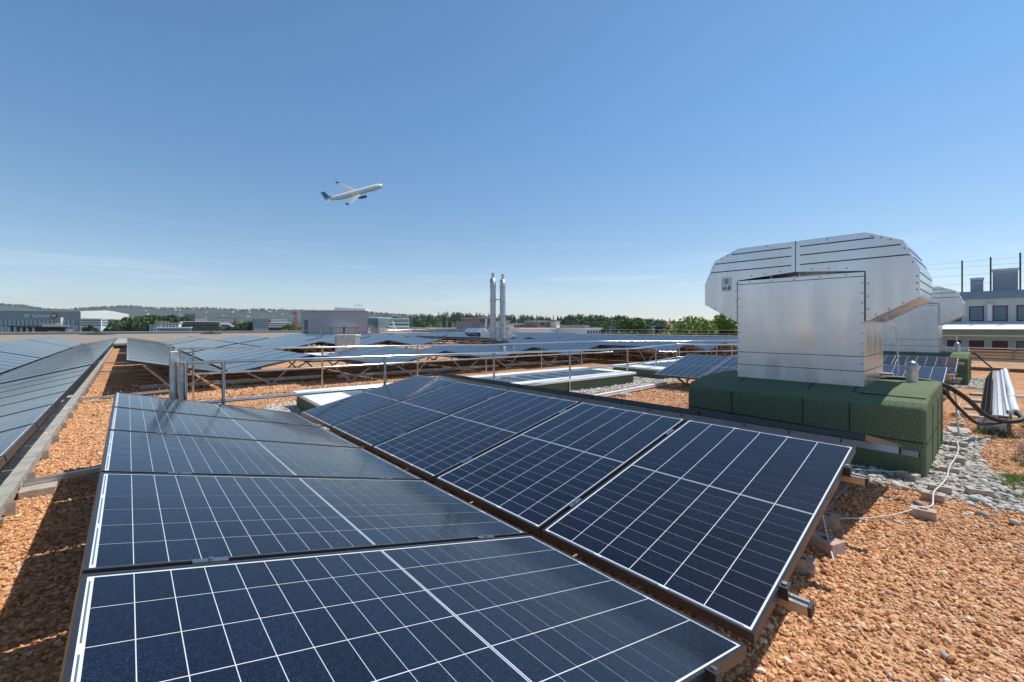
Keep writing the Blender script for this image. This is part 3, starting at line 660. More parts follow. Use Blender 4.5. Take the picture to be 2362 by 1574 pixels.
cable('hose',[(6.5,1.2,0.72),(6.72,0.80,0.722),(6.95,0.46,0.66),(7.1,0.27,0.40),(7.4,0.14,0.21),(7.75,0.02,0.17),(8.02,-0.12,0.20),(8.3,-0.115,0.265)],0.017,'black_hose','lower black hose looping from the plinth to the cable tray','hose',12)
cable('hose',[(15.6,0.9,0.72),(16.0,0.4,0.7),(15.9,0.15,0.45),(15.6,0.02,0.32)],0.022,'black_hose','black hose from the rear plinth to the far end of the tray','hose',10)
for (x,y,sx_,sy_,rz,lb) in ((7.85,0.30,0.30,0.20,0.15,'flat concrete slab beside the near end of the raised tray'),(9.3,0.22,0.25,0.2,0.1,'second flat slab along the raised tray'),(10.2,0.22,0.25,0.2,-0.1,'third flat slab along the raised tray'),(11.3,0.22,0.25,0.2,0,'fourth flat slab along the raised tray'),(12.4,0.22,0.25,0.2,0.1,'last flat slab along the raised tray'),(8.6,-0.45,0.25,0.2,0.3,'slab on the far side of the raised tray')):
    paver(loc=(x,y,0.004),size=(sx_,sy_,0.035),rz=rz,label=lb,m='concrete',hole=False)
batten((9.8,-0.13,0.30),(10.6,-4.0,0.24),'silver conduit leaving the raised tray towards the right edge',0.05,0.04,'white_metal')
paver(loc=(6.86,0.86,0.715),size=(0.12,0.10,0.06),label='small block lying on the plinth top behind the hood',hole=False,m='concrete')
# ------------------------------------------------------------------ loose stones (real geometry near the camera)
def stone_meshes(prefix, matname, n, flat, jag, seed, smooth=False):
    r=np.random.default_rng(seed); c=bpy.data.collections.new(prefix+'_source')
    for i in range(n):
        bm=bmesh.new(); bmesh.ops.create_icosphere(bm, subdivisions=2 if smooth else 1, radius=0.5)
        s=(1.0, r.uniform(0.55,0.85), r.uniform(*flat)); ph=r.uniform(0,6,6)
        for v in bm.verts:
            p=v.co; k=1+jag*(math.sin(p.x*5+ph[0])*math.sin(p.y*6+ph[1])+0.7*math.sin(p.z*7+ph[2]+p.x*4))+(r.uniform(-jag,jag)*0.6 if not smooth else 0)
            v.co=Vector((p.x*s[0]*k,p.y*s[1]*k,p.z*s[2]*k))
        me=bpy.data.meshes.new(prefix); bm.to_mesh(me); bm.free(); me.materials.append(MATS[matname])
        me.polygons.foreach_set('use_smooth',[smooth]*len(me.polygons))
        o=bpy.data.objects.new(prefix+'_source',me); c.objects.link(o)
    return c
def scatter(name, pts, rot, scl, idx, coll, label=None):
    me=bpy.data.meshes.new(name); me.vertices.add(len(pts)); me.vertices.foreach_set('co', np.asarray(pts,dtype=np.float32).ravel())
    a=me.attributes.new('rot','FLOAT_VECTOR','POINT'); a.data.foreach_set('vector', np.asarray(rot,dtype=np.float32).ravel())
    a=me.attributes.new('scl','FLOAT_VECTOR','POINT'); a.data.foreach_set('vector', np.asarray(scl,dtype=np.float32).ravel())
    a=me.attributes.new('idx','INT','POINT'); a.data.foreach_set('value', np.asarray(idx,dtype=np.int32))
    me.update(); o=link(name,me); tag(o,kind='stuff')
    if label: o['label']=label
    g=bpy.data.node_groups.new(name+'_nodes','GeometryNodeTree')
    g.interface.new_socket('Geometry',in_out='INPUT',socket_type='NodeSocketGeometry'); g.interface.new_socket('Geometry',in_out='OUTPUT',socket_type='NodeSocketGeometry')
    N=g.nodes.new; gi=N('NodeGroupInput'); go=N('NodeGroupOutput'); ip=N('GeometryNodeInstanceOnPoints'); ci=N('GeometryNodeCollectionInfo')
    ci.inputs['Collection'].default_value=coll; ci.inputs['Separate Children'].default_value=True; ci.inputs['Reset Children'].default_value=True
    def na(nm,ty):
        x=N('GeometryNodeInputNamedAttribute'); x.data_type=ty; x.inputs['Name'].default_value=nm; return x
    lk=g.links.new; lk(gi.outputs[0],ip.inputs['Points']); lk(ci.outputs[0],ip.inputs['Instance']); ip.inputs['Pick Instance'].default_value=True
    lk(na('idx','INT').outputs[0],ip.inputs['Instance Index'])
    e2r=N('FunctionNodeEulerToRotation'); lk(na('rot','FLOAT_VECTOR').outputs[0],e2r.inputs[0]); lk(e2r.outputs[0],ip.inputs['Rotation'])
    lk(na('scl','FLOAT_VECTOR').outputs[0],ip.inputs['Scale']); lk(ip.outputs[0],go.inputs[0])
    md=o.modifiers.new('scatter','NODES'); md.node_group=g
    return o
def inpoly(P, poly):
    x,y=P[:,0],P[:,1]; c=np.zeros(len(P),bool); n=len(poly)
    for i in range(n):
        x0,y0=poly[i]; x1,y1=poly[(i+1)%n]
        if y0==y1: continue
        c ^= ((y0>y)!=(y1>y)) & (x < (x1-x0)*(y-y0)/(y1-y0)+x0)
    return c
def seen(P, pad=0.12):
    d=P[:,0]*ST+P[:,1]*CT; r=P[:,0]*CT-P[:,1]*ST
    with np.errstate(divide='ignore',invalid='ignore'):
        px=CX+FPX*r/d; py=HY+FPX*CAMZ/d
    return (d>0.6)&(px>-2362*pad)&(px<2362*(1+pad))&(py<1574*(1+pad)), d
HOLES=[[(5.2,0.4),(7.04,0.4),(7.04,2.53),(5.2,2.53)],[skp(0,0),skp(6.9,0),skp(6.9,1.68),skp(0,1.68)],[skp(8.1,0),skp(14,0),skp(14,1.6),skp(8.1,1.6)],[(0.35,1.0),(2.85,1.0),(2.85,5.2),(0.35,5.2)],[(-0.79,-3),(-0.635,-3),(-0.635,36),(-0.79,36)]]
def gen(xr,yr,dens,dfun,inside=None,outside=()):
    n=int((xr[1]-xr[0])*(yr[1]-yr[0])*dens); P=np.stack([rng.uniform(*xr,n),rng.uniform(*yr,n)],1)
    ok,d=seen(P); ok&=rng.uniform(0,1,n)<dfun(d)
    if inside is not None: ok&=inpoly(P,inside)
    for q in outside: ok&=~inpoly(P,q)
    return P[ok], d[ok]
GC=stone_meshes('gravel_stone','gravel_stone',7,(0.38,0.62),0.16,3)
P,d=gen((-1.1,9.5),(-1.6,13.0),3700,lambda d: np.clip((5.0/np.maximum(d,0.5))**1.7,0.0,1.0)*(d<11.5),None,HOLES+[PEB1,PEB2])
n=len(P); s=np.clip(rng.lognormal(math.log(0.0195),0.36,n),0.011,0.055)*np.clip(d/6.0,1,1.6)
z=rng.uniform(-0.1,0.45,n)*s*0.6
scatter('gravel',np.column_stack([P,z]),np.column_stack([rng.normal(0,0.35,n),rng.normal(0,0.35,n),rng.uniform(0,6.28,n)]),np.repeat(s[:,None],3,1),rng.integers(0,7,n),GC)
PC=stone_meshes('pebble_stone','pebble_stone',6,(0.45,0.65),0.06,5,True)
parts=[]
for poly,xr,yr in ((PEB1,(4.6,7.7),(-0.8,3.0)),(PEB2,(1.2,10.5),(5.0,8.3)),(PEB3,(13.6,16.4),(-0.1,3))):
    q,dd=gen(xr,yr,1150,lambda d: np.ones_like(d)*0.95,poly,HOLES[:3]); parts.append((q,dd))
# loose pebbles strewn past the strip edge and over the gravel
q,dd=gen((4.2,6.2),(-1.2,1.0),70,lambda d: np.ones_like(d),None,HOLES[:1]); parts.append((q,dd))
q,dd=gen((1.5,6.0),(-1.2,2.0),7,lambda d: np.ones_like(d),None,HOLES); parts.append((q,dd))
P=np.concatenate([a for a,_ in parts]); n=len(P); s=np.clip(rng.lognormal(math.log(0.046),0.28,n),0.022,0.085); s[-len(parts[-1][0]):]*=0.75
z=rng.uniform(0.05,0.5,n)*s*0.5
scatter('pebbles',np.column_stack([P,z]),np.column_stack([rng.normal(0,0.22,n),rng.normal(0,0.22,n),rng.uniform(0,6.28,n)]),np.repeat(s[:,None],3,1),rng.integers(0,6,n),PC)

# sedum, moss and small flowers on the roof right of the tray
plain('sedum_leaf',(0.22,0.28,0.07),0.8); plain('dry_leaf',(0.33,0.27,0.09),0.85); plain('pink_petal',(0.62,0.26,0.42),0.7)
def tuft_meshes():
    c=bpy.data.collections.new('sedum_source')
    for i in range(6):
        mb=MB(); r=random.Random(i+40); mm=0 if i<3 else (1 if i<5 else 2)
        for k in range(16):
            a=r.uniform(0,6.28); rr=r.uniform(0,0.5); x,y=rr*math.cos(a),rr*math.sin(a); h=r.uniform(0.25,0.8); w=0.05 if mm<2 else 0.09
            dx,dy=math.cos(a)*h*0.5+r.uniform(-.2,.2),math.sin(a)*h*0.5+r.uniform(-.2,.2); px_,py_=-math.sin(a)*w,math.cos(a)*w
            if mm<2: mb.add([(x-px_,y-py_,0),(x+px_,y+py_,0),(x+dx,y+dy,h)],[(0,1,2)],0)
            else:
                mb.add([(x-0.015,y,0),(x+0.015,y,0),(x+dx*.4,y+dy*.4,h)],[(0,1,2)],1); cx_,cy_=x+dx*.4,y+dy*.4
                mb.add([(cx_-w,cy_,h),(cx_,cy_-w,h+.04),(cx_+w,cy_,h),(cx_,cy_+w,h+.04)],[(0,1,2,3)],0)
        me=mb.mesh('tuft',[['sedum_leaf','sedum_leaf','dry_leaf','dry_leaf','sedum_leaf','pink_petal'][i],'sedum_leaf'])
        o=bpy.data.objects.new('tuft_source',me); c.objects.link(o)
    return c
TC=tuft_meshes()
def tufts(name, areas, smin=0.03, smax=0.075):
    PP=[];SS=[];II=[]
    for (cx_,cy_,rx,ry,n,kinds) in areas:
        a=rng.uniform(0,6.28,n); q=np.sqrt(rng.uniform(0,1,n))
        PP.append(np.column_stack([cx_+rx*q*np.cos(a)+rng.normal(0,.04,n),cy_+ry*q*np.sin(a)+rng.normal(0,.04,n),np.full(n,0.006)])); SS.append(rng.uniform(smin,smax,n)); II.append(rng.choice(kinds,n))
    P=np.concatenate(PP); n=len(P); S=np.concatenate(SS)
    return scatter(name,P,np.column_stack([np.zeros(n),np.zeros(n),rng.uniform(0,6.28,n)]),np.repeat(S[:,None],3,1),np.concatenate(II),TC)
tufts('sedum',[(5.15,-0.22,0.16,0.07,170,[0,1,2]),(5.6,-0.10,0.20,0.05,150,[0,1,2]),(5.35,-0.40,0.25,0.10,160,[0,1,2,3]),(5.75,-0.2,0.18,0.07,110,[0,1,3]),(4.95,-0.42,0.16,0.08,90,[0,1,2]),(6.6,-0.35,0.5,0.22,260,[0,3,4,5]),(7.3,-0.40,0.5,0.22,380,[0,1,3,4,5,5]),(8.1,-0.45,0.5,0.25,300,[0,3,4,5,5]),(8.9,-0.6,0.7,0.35,350,[0,3,4,4]),(10.4,-0.8,0.9,0.4,300,[0,3,4]),(12,-1.0,1.2,.5,260,[3,4,0]),(8.0,0.02,0.12,0.13,120,[0,1,2,3])])
# spiky clump at the tray end
tp=thing('grass_clump','dark spiky plant clump at the near foot of the raised tray','plant',(7.93,0.0,0))
plain('spiky_leaf',(0.07,0.10,0.055),0.7)
mb=MB(); r=random.Random(3)
for k in range(160):
    a=r.uniform(0,6.28); l=r.uniform(0.09,0.19); e=r.uniform(0.25,1.2); x,y=r.uniform(-.08,.08),r.uniform(-.10,.10); w=0.004
    q=(x+math.cos(a)*l*math.cos(e),y+math.sin(a)*l*math.cos(e),l*math.sin(e)); mb.add([(x-math.sin(a)*w,y+math.cos(a)*w,0),(x+math.sin(a)*w,y-math.cos(a)*w,0),q],[(0,1,2)])
build('leaves',mb,'spiky_leaf',tp)
# ------------------------------------------------------------------ chimneys and ducts in the field
def chimney(px, ytop, d, label):
    p=at(px,HY,d); H=at(px,ytop,d).z; R=6.6/FPX*d
    t=thing('flue',label,'chimney',(p.x,p.y,0))
    mb=MB(); mb.tube([(0,0,0),(0,0,H-0.85)],R,24); build('pipe',mb,'galv',t)
    mb=MB(); mb.tube([(0,0,H-0.85),(0,0,H-0.36),(0,0,H-0.34)],[R*1.04,R*1.04,R*0.7],24); build('head',mb,'galv',t)
    mb=MB(); mb.tube([(0,0,H-0.34),(0,0,H)],R*0.52,20); build('outlet',mb,'galv',t)
    for z in (H-0.86,H-1.75,H-2.65,H-3.2,H-3.75,H-4.2):
        mb=MB(); mb.tube([(0,0,z-0.03),(0,0,z+0.03)],R*1.09,24); build('band',mb,'alu',t)
    return t,p,R
c1,p1,R1=chimney(1137,630,27,'left of the two tall steel flues, slightly the taller')
c2,p2,R2=chimney(1159.5,633,27,'right of the two tall steel flues beside the copper hued duct')
mb=MB(); mb.tube([(p1.x,p1.y,3.05),(p2.x,p2.y,3.05)],0.03,8); tag(build('flue_tie',mb,'alu'),'thin horizontal tie rod between the two steel flues','tie rod')
ROTV=-TH
def loc_box(t,name,a,b,m): mb=MB(); mb.box(a,b); return build(name,mb,m,t)
def local(px,d,z=0.0):
    p=at(px,HY,d); return (p.x,p.y,z)
t=thing('exhaust_duct','low silver exhaust duct with angled hoods left of the flues','duct',local(1105,29),ROTV)
s=29/FPX
mb=MB(); mb.prism([(-27*s,1.33+0*s),(30*s,1.33),(15*s,1.33-0.0),(15*s,1.3-1.3),(-20*s,0),(-20*s,1.33-24*s)],'y',-0.5,1.0)
mb=MB(); mb.box((-20*s,-0.45,0),(12*s,0.9,0.72)); build('shaft',mb,'galv',t)
mb=MB(); mb.add([(-33*s,-0.6,0.98),(3*s,-0.6,0.98),(20*s,-0.6,0.98),(-26*s,-0.35,1.27),(3*s,-0.35,1.27),(12*s,-0.35,1.27),(-26*s,0.9,1.27),(12*s,0.9,1.27),(-33*s,1.1,0.98),(20*s,1.1,0.98),(-24*s,-0.46,0.72),(14*s,-0.46,0.72),(-24*s,0.9,0.72),(14*s,0.9,0.72)],
    [(0,1,4,3),(1,2,5,4),(3,4,5,7,6),(0,3,6,8),(2,9,7,5),(8,6,7,9),(0,10,11,2,1),(0,8,12,10),(2,11,13,9),(8,9,13,12)]); build('hood',mb,'steel',t)
t=thing('exhaust_duct','low silver exhaust duct with sloping end behind the two flues','duct',local(1150,28.3),ROTV)
mb=MB(); mb.prism([(-40*s,0.55),(-40*s,1.02),(22*s,1.06),(38*s,0.75),(26*s,0.6),(26*s,0),(-36*s,0)],'y',-0.3,0.9); build('housing',mb,'steel',t)
mb=MB(); mb.box((-25*s,0.0,1.0),(24*s,0.8,1.32)); build('upper_box',mb,'galv',t)
# low silver plant boxes in the field
def cabinet(px,d,w,h,dep,label,m='galv'):
    t=thing('cabinet',label,'cabinet',local(px,d),ROTV)
    bevel(loc_box(t,'casing',(-w/2,0,0.12),(w/2,dep,h),m),0.01,1); loc_box(t,'top',(-w/2-0.03,-0.03,h),(w/2+0.03,dep+0.03,h+0.04),'white_metal'); 
    for x in (-w/2+0.08,w/2-0.08): loc_box(t,'foot',(x-0.05,0.05,0),(x+0.05,dep-0.05,0.12),'galv')
    loc_box(t,'edge_profile',(-w/2-0.004,-0.004,0.12),(-w/2+0.05,0.03,h-0.003),'alu')
    return t
cabinet(796,17.2,0.80,0.99,0.6,'grey steel cabinet between the first and second rank of tables')
# plant room on the roof
plain('plant_grey',(0.36,0.375,0.43),0.75,var=0.05,vscale=0.4); plain('door_grey',(0.10,0.105,0.12),0.5); plain('louver',(0.30,0.31,0.29),0.5,metal=0.4)
d=58.0; s=d/FPX
t=thing('plant_room','grey windowless plant room with white roof units on the roof','roof building',local(752,d),ROTV)
FX=8*s
top=1.33+36*s
def quadroom():
    # corner towards the viewer: left face recedes to the left, right face to the right
    A=(-84*s,3.2);B=(6*s,0.0);C=(88.5*s,1.3);D_=(-1.5*s,4.5)
    mb=MB(); mb.prism([A,B,C,D_],'z',0,top); build('wall',mb,'plant_grey',t)
    mb=MB(); mb.prism([(A[0]-.15,A[1]),(B[0],B[1]-.15),(C[0]+.15,C[1]),(D_[0],D_[1]+.15)],'z',top,top+0.12); build('roof',mb,'facade_grey',t)
    def on(P,Q,u0,u1,z0,z1,nm,m,off=0.03,par=t):
        P=Vector((*P,0));Q=Vector((*Q,0)); dd=Q-P; nn=Vector((dd.y,-dd.x,0)).normalized(); a=P+dd*u0+nn*off/2; b=P+dd*u1+nn*off/2
        mb=MB(); mb.bar((a.x,a.y,(z0+z1)/2),(b.x,b.y,(z0+z1)/2),off,z1-z0); return build(nm,mb,m,par)
    on(A,B,0.13,0.245,0.35,0.35+2.0,'door','door_grey',0.06)
    for u0,u1 in ((0.10,0.38),(0.42,0.68)):
        f=on(B,C,u0,u1,0.15,1.38,'vent_box','louver',0.5)
        for k in range(5): on(B,C,u0+0.01,u1-0.01,0.32+0.2*k,0.40+0.2*k,'slat','galv',0.53,f)
    on(B,C,0.09,0.70,1.39,1.46,'ledge','white_metal',0.55)
quadroom()
mb=MB(); mb.prism([(10*s,top+0.12),(12*s,top+0.62),(84*s,top+0.38),(84*s,top+0.12)],'y',1.2,3.2); build('roof_unit',mb,'white_metal',t)
mb=MB(); mb.box((-40*s,3.0,top+0.12),(2*s,4.4,top+0.34)); build('roof_unit',mb,'white_metal',t)
for x in (54,59,66,71):
    mb=MB(); mb.tube([(x*s,2,top+0.2),(x*s,2,top+1.05)],0.035,8); mb.tube([(x*s,2,top+0.95),(x*s,2,top+1.05)],0.07,8); build('vent_stack',mb,'galv',t)
mb=MB(); mb.tube([(59*s,2,top+0.98),(66*s,2,top+0.9)],0.03,6); build('vent_stack',mb,'galv',t)
mb=MB(); mb.tube([(30*s,2,top+0.3),(30*s,2,top+0.85)],0.02,6); build('antenna',mb,'galv',t)
loc_box(t,'vent_box',(100*s,0.6,0.1),(119*s,1.6,1.3),'louver')
# green sedum roof edge in front of the plant room
mb=MB(); p=at(690,HY,52); mb.bar((*at(690,HY,53).xy,0.15),(*at(960,HY,53).xy,0.15),2.2,0.3); tag(build('green_strip',mb,'grass'),kind='structure')
# rooftop advertising frame seen from behind: white outlined letter shapes on a lattice
d=75.0; s=d/FPX
t=thing('sign_frame','rooftop sign seen from behind as white outlined shapes on a lattice','sign',local(880,d),ROTV)
def ring(mb,x,z,rx,rz,a0=0,a1=6.283,n=14,w=0.16):
    for k in range(n):
        u=a0+(a1-a0)*k/n; v=a0+(a1-a0)*(k+1)/n; mb.bar((x+rx*math.cos(u),0,z+rz*math.sin(u)),(x+rx*math.cos(v),0,z+rz*math.sin(v)),0.1,w)
for (zz,items) in ((1.33-6*s,[(-26,'c'),(-16,'i'),(-9,'c'),(0,'o'),(10,'b'),(18,'b'),(25,'i')]),(1.33-18*s,[(2,'o'),(10,'b'),(18,'b'),(24,'i')])):
    for x,k in items:
        mb=MB()
        if k=='c': ring(mb,x*s,zz,3.2*s,3.4*s,0.6,5.6)
        elif k=='o': ring(mb,x*s,zz,3*s,3.2*s)
        elif k=='i': mb.bar((x*s,0,zz-3.4*s),(x*s,0,zz+3.4*s),0.1,0.16)
        else:
            for a,b in (((-2.4,-3),(-2.4,3)),((-2.4,3),(2.4,3)),((2.4,3),(2.4,-3)),((2.4,-3),(-2.4,-3))): mb.bar(((x+a[0])*s,0,zz+a[1]*s),((x+b[0])*s,0,zz+b[1]*s),0.1,0.14)
        build('letter_outline',mb,'white_metal',t)
mb=MB()
for a,b in (((-30,-14),(30,-14)),((-30,-24),(30,-24)),((24,4),(34,-24)),((4,2),(12,-24)),((-30,0),(-30,-24)),((30,0),(30,-24))): mb.bar((a[0]*s,0.2,1.33+a[1]*s),(b[0]*s,0.2,1.33+b[1]*s),0.08,0.08)
build('lattice',mb,'white_metal',t)
# lean struts (mast stays) right of the sign
for a,b,lb in (((905,741),(917,771),'left slanting white stay behind the plant room'),((941,757),(950,772),'right slanting white stay behind the plant room')):
    mb=MB(); mb.tube([at(*a,70),at(*b,70)],0.09,8); tag(build('stay',mb,'white_metal'),lb,'stay')

# ------------------------------------------------------------------ airliner
plain('plane_white',(0.72,0.72,0.72),0.35,spec=0.5); plain('plane_blue',(0.02,0.16,0.36),0.35); plain('plane_teal',(0.0,0.20,0.46),0.4); plain('plane_grey',(0.42,0.41,0.40),0.45); plain('plane_engine',(0.015,0.045,0.12),0.35)
def airplane():
    d=520.0; c=at(817,446,d); V=(c-Vector((0,0,CAMZ))).normalized(); Rr=V.cross(Vector((0,0,1))).normalized(); U=Rr.cross(V)
    a=math.radians(21.0); F=(Rr*math.cos(a)+U*math.sin(a)+V*0.05).normalized(); N=(-Rr*math.sin(a)+U*math.cos(a))
    b=math.radians(22); Lf=(V*math.cos(b)+N*math.sin(b)); Lf=(Lf-F*Lf.dot(F)).normalized(); Z=F.cross(Lf)
    Mx=Matrix(((F.x,Lf.x,Z.x,c.x),(F.y,Lf.y,Z.y,c.y),(F.z,Lf.z,Z.z,c.z),(0,0,0,1)))
    t=link('airplane',None); t.matrix_world=Mx; tag(t,'white airliner with blue tail and engines climbing to the right','airplane')
    Ln=134/FPX*d; h=Ln/2; R=Ln*0.050
    xs=[-1.0,-0.94,-0.8,-0.55,-0.3,0.3,0.6,0.8,0.9,0.96,0.99,1.0]; rs=[0.08,0.25,0.55,0.9,1,1,1,0.98,0.85,0.6,0.33,0.04]; zs=[0.55,0.5,0.32,0.08,0,0,0,0,-0.03,-0.1,-0.16,-0.2]
    mb=MB(); mb.tube([(x*h,0,z*R) for x,z in zip(xs,zs)],[q*R for q in rs],20); build('fuselage',mb,'plane_white',t)
    def wing(nm,sg,xr,cr,xt,ct,span,z0,z1,m,thick=0.10):
        mb=MB(); y0=sg*R*0.5
        def sec(x,c,y,z): return [(x,y,z),(x-c*0.4,y,z+c*thick*0.6),(x-c,y,z),(x-c*0.4,y,z-c*thick*0.4)]
        A=sec(xr,cr,y0,z0); B=sec(xt,ct,sg*span,z1)
        mb.add(A+B,[(0,1,5,4),(1,2,6,5),(2,3,7,6),(3,0,4,7),(4,5,6,7),(3,2,1,0)],0); return build(nm,mb,m,t)
    sp=Ln*0.50
    for sg in (1,-1):
        w=wing('wing',sg,h*0.28,h*0.36,-h*0.30,h*0.09,sp,-R*0.45,-R*0.45+sp*0.13,'plane_grey')
        mb=MB(); y=sg*sp; z=-R*0.45+sp*0.13; mb.prism([(-h*0.30,z),(-h*0.39,z),(-h*0.44,z+R*0.9),(-h*0.38,z+R*0.9)],'y',y-0.15,y+0.15); build('winglet',mb,'plane_blue',w)
        ye=sg*sp*0.33; ze=-R*0.45+sp*0.33*0.13-R*0.75; mb=MB(); mb.tube([(h*0.34,ye,ze),(h*0.30,ye,ze),(h*0.16,ye,ze),(h*0.06,ye,ze+R*0.08)],[R*0.42,R*0.48,R*0.46,R*0.22],16); build('engine',mb,'plane_engine',t)
        wing('tailplane',sg,-h*0.78,h*0.17,-h*0.95,h*0.07,Ln*0.165,R*0.35,R*0.6,'plane_grey')
    mb=MB(); mb.prism([(-h*0.66,R*0.7),(-h*0.80,R*1.2),(-h*0.90,R*3.2),(-h*1.02,R*3.25),(-h*0.97,R*0.75)],'y',-0.25,0.25); build('tail_fin',mb,'plane_teal',t)
    mb=MB(); mb.tube([(h*0.30,0,-R*0.5),(h*0.2,0,-R*0.62),(-h*0.1,0,-R*0.62),(-h*0.22,0,-R*0.5)],[R*0.2,R*0.62,R*0.62,R*0.2],14); build('belly_fairing',mb,'plane_grey',t)
    mb=MB(); mb.prism([(h*0.905,R*0.35),(h*0.93,R*0.18),(h*0.95,R*0.12),(h*0.93,R*0.38)],'y',-R*0.55,R*0.55); build('windscreen',mb,'dark_void',t)
airplane()
# ------------------------------------------------------------------ buildings around the roof
plain('b_white',(0.80,0.79,0.76),0.7); plain('b_cream',(0.60,0.55,0.45),0.75); plain('b_grey',(0.27,0.28,0.30),0.7); plain('b_dark',(0.045,0.042,0.042),0.5); plain('b_pink',(0.50,0.28,0.25),0.75)
plain('b_mauve',(0.25,0.21,0.22),0.75); plain('b_brown',(0.17,0.14,0.125),0.75); plain('win_dark',(0.03,0.04,0.055),0.15,spec=0.6); plain('win_blue',(0.09,0.16,0.22),0.15,spec=0.6); plain('b_orange',(0.72,0.25,0.05),0.7)
plain('b_green_glass',(0.16,0.30,0.27),0.25); plain('roof_red',(0.34,0.13,0.09),0.8); plain('b_steelblue',(0.20,0.26,0.31),0.5); plain('b_lightblue',(0.46,0.52,0.58),0.6); plain('hangar_grey',(0.30,0.31,0.33),0.65); plain('hangar_door',(0.40,0.43,0.48),0.6)
plain('crane_red',(0.55,0.04,0.03),0.5); plain('logo_red',(0.42,0.01,0.05),0.5); plain('letter_white',(0.80,0.80,0.80),0.5); plain('hangar_white',(0.80,0.78,0.73),0.6)
def block(name,px0,px1,ytop,d,dep,label,cat='building',m='b_white',rot=0.0,rows=(),cols=0,win='win_dark',roofm='facade_grey',band=True,z0=None,wm=None,cw=0.6):
    """building whose front faces the viewer: rows = list of (ytop,ybottom) of window rows"""
    s=d/FPX; w=(px1-px0)*s*(1.0 if abs(rot)>0.16 else 0.9); top=CAMZ+(HY-ytop)*s; zb=GZ if z0 is None else z0
    t=thing(name,label,cat,local((px0+px1)/2,d,zb),ROTV+(rot if abs(rot)>0.16 else 0.6)); H=top-zb
    mb=MB(); mb.box((-w/2,0,0),(w/2,dep,H)); build('wall',mb,m,t)
    mb=MB(); mb.box((-w/2-0.2,-0.2,H),(w/2+0.2,dep+0.2,H+0.25*max(1,d/200))); build('roof',mb,roofm,t)
    for (a,b) in rows:
        za=CAMZ+(HY-b)*s-zb; zc_=CAMZ+(HY-a)*s-zb
        if cols==0:
            mb=MB(); mb.box((-w/2+0.02*w,-0.12,za),(w/2-0.02*w,0.05,zc_)); build('window',mb,win,t)
            mb=MB(); mb.box((w/2-0.05,0.06*dep,za),(w/2+0.12,0.94*dep,zc_)); build('window',mb,win,t)
        else:
            cwid=w/cols; mb=MB(); mb.box((-cwid*cw/2,-0.12,0),(cwid*cw/2,0.05,zc_-za)); me=mb.mesh('window',[win])
            for k in range(cols): link('window',me,t,(-w/2+cwid*(k+0.5),0,za))
    return t
# hangar with lettering
d=460.0; s=d/FPX
t=thing('hangar','huge grey and white aircraft hangar with white lettering at the left edge','hangar',local(186,d,GZ),ROTV)
H=CAMZ+37*s-GZ
xl=-420*s; HB=(-420*s,0); 
mb=MB(); mb.add([(xl,-12,0),(0,0,0),(0,0,H),(xl,-12,H+4*s),(111*s,46,0),(111*s,46,CAMZ+29.5*s*1.10-GZ),(60*s,23,CAMZ+37*s*1.05-GZ),(xl,60,0),(xl,60,H+3*s)],[(0,1,2,3)]); build('front_wall',mb,'hangar_grey',t)
mb=MB(); yt=CAMZ+0*s-GZ
mb.add([(0.05,0,0),(10.5,46,0),(10.5,46,H-1.8),(5.2,24,H+1.7),(0.05,0,H)],[(0,1,2,3,4)]); build('side_wall',mb,'hangar_white',t)
mb=MB(); mb.add([(xl,-12.3,H+4*s),(0,-0.3,H),(5.2,24,H+1.7),(10.5,46,H-1.8),(0,60,H-1.8),(-20,60,H+1.8),(xl,60,H+4*s)],[(0,1,2,5,6),(2,3,4,5)]); build('roof',mb,'hangar_white',t)
mb=MB(); mb.bar((xl,-12.4,H+4*s),(0,-0.4,H),0.5,1.8*s); build('roof_edge',mb,'hangar_white',t)
def onf(x,off=-0.4): return 12*x/(-xl)*1.0+off   # y of the front wall at x
def fbox(nm,x0,x1,z0,z1,m,par=t,off=-0.4,th=0.5):
    mb=MB(); mb.bar((x0,onf(x0,off),(z0+z1)/2),(x1,onf(x1,off),(z0+z1)/2),th,z1-z0); return build(nm,mb,m,par)
ZD=CAMZ+16.5*s-GZ
fbox('door_band',xl,-1*s,CAMZ-8*s-GZ,ZD,'hangar_door')
for k in range(42):
    x=-2*s-k*9.0*s
    if x>xl: fbox('door_joint',x-0.6*s,x+0.6*s,CAMZ-4*s-GZ,ZD-0.5*s,'b_dark',t,-0.75,0.3)
fbox('stair_tower',-46*s,-36.5*s,CAMZ-5*s-GZ,CAMZ+22*s-GZ,'hangar_grey',t,-2.2,4); fbox('tower_edge',-36.4*s,-33.8*s,CAMZ-5*s-GZ,CAMZ+22*s-GZ,'hangar_white',t,-2.2,4)
def text(parent,body,x,z,size,m,shear=0.0,bold=0.02):
    cu=bpy.data.curves.new('lettering','FONT'); cu.body=body; cu.size=size; cu.extrude=0.12; cu.shear=shear; cu.offset=bold*size; cu.resolution_u=3
    o=bpy.data.objects.new('lettering',cu); COL.objects.link(o); dg=bpy.context.evaluated_depsgraph_get(); me=bpy.data.meshes.new_from_object(o.evaluated_get(dg)); bpy.data.objects.remove(o); 
    me.materials.clear(); me.materials.append(MATS[m]); me.name='lettering'
    return link('lettering',me,parent,(x,onf(x,-0.9),z),(math.pi/2,0,math.atan2(12,-xl)))
text(t,'Flughafen Zürich',-256*s,CAMZ+23.2*s-GZ,11.6*s,'letter_white')
text(t,'SR Technics',-120.5*s,CAMZ+22.3*s-GZ,11.2*s,'letter_white',0.22)
lx,lz=-55.5*s,CAMZ+25.8*s-GZ
mb=MB(); mb.tube([(lx,onf(lx,-0.9),lz),(lx,onf(lx,-1.3),lz)],6.6*s,24); lg=build('logo_disc',mb,'logo_red',t)
mb=MB()
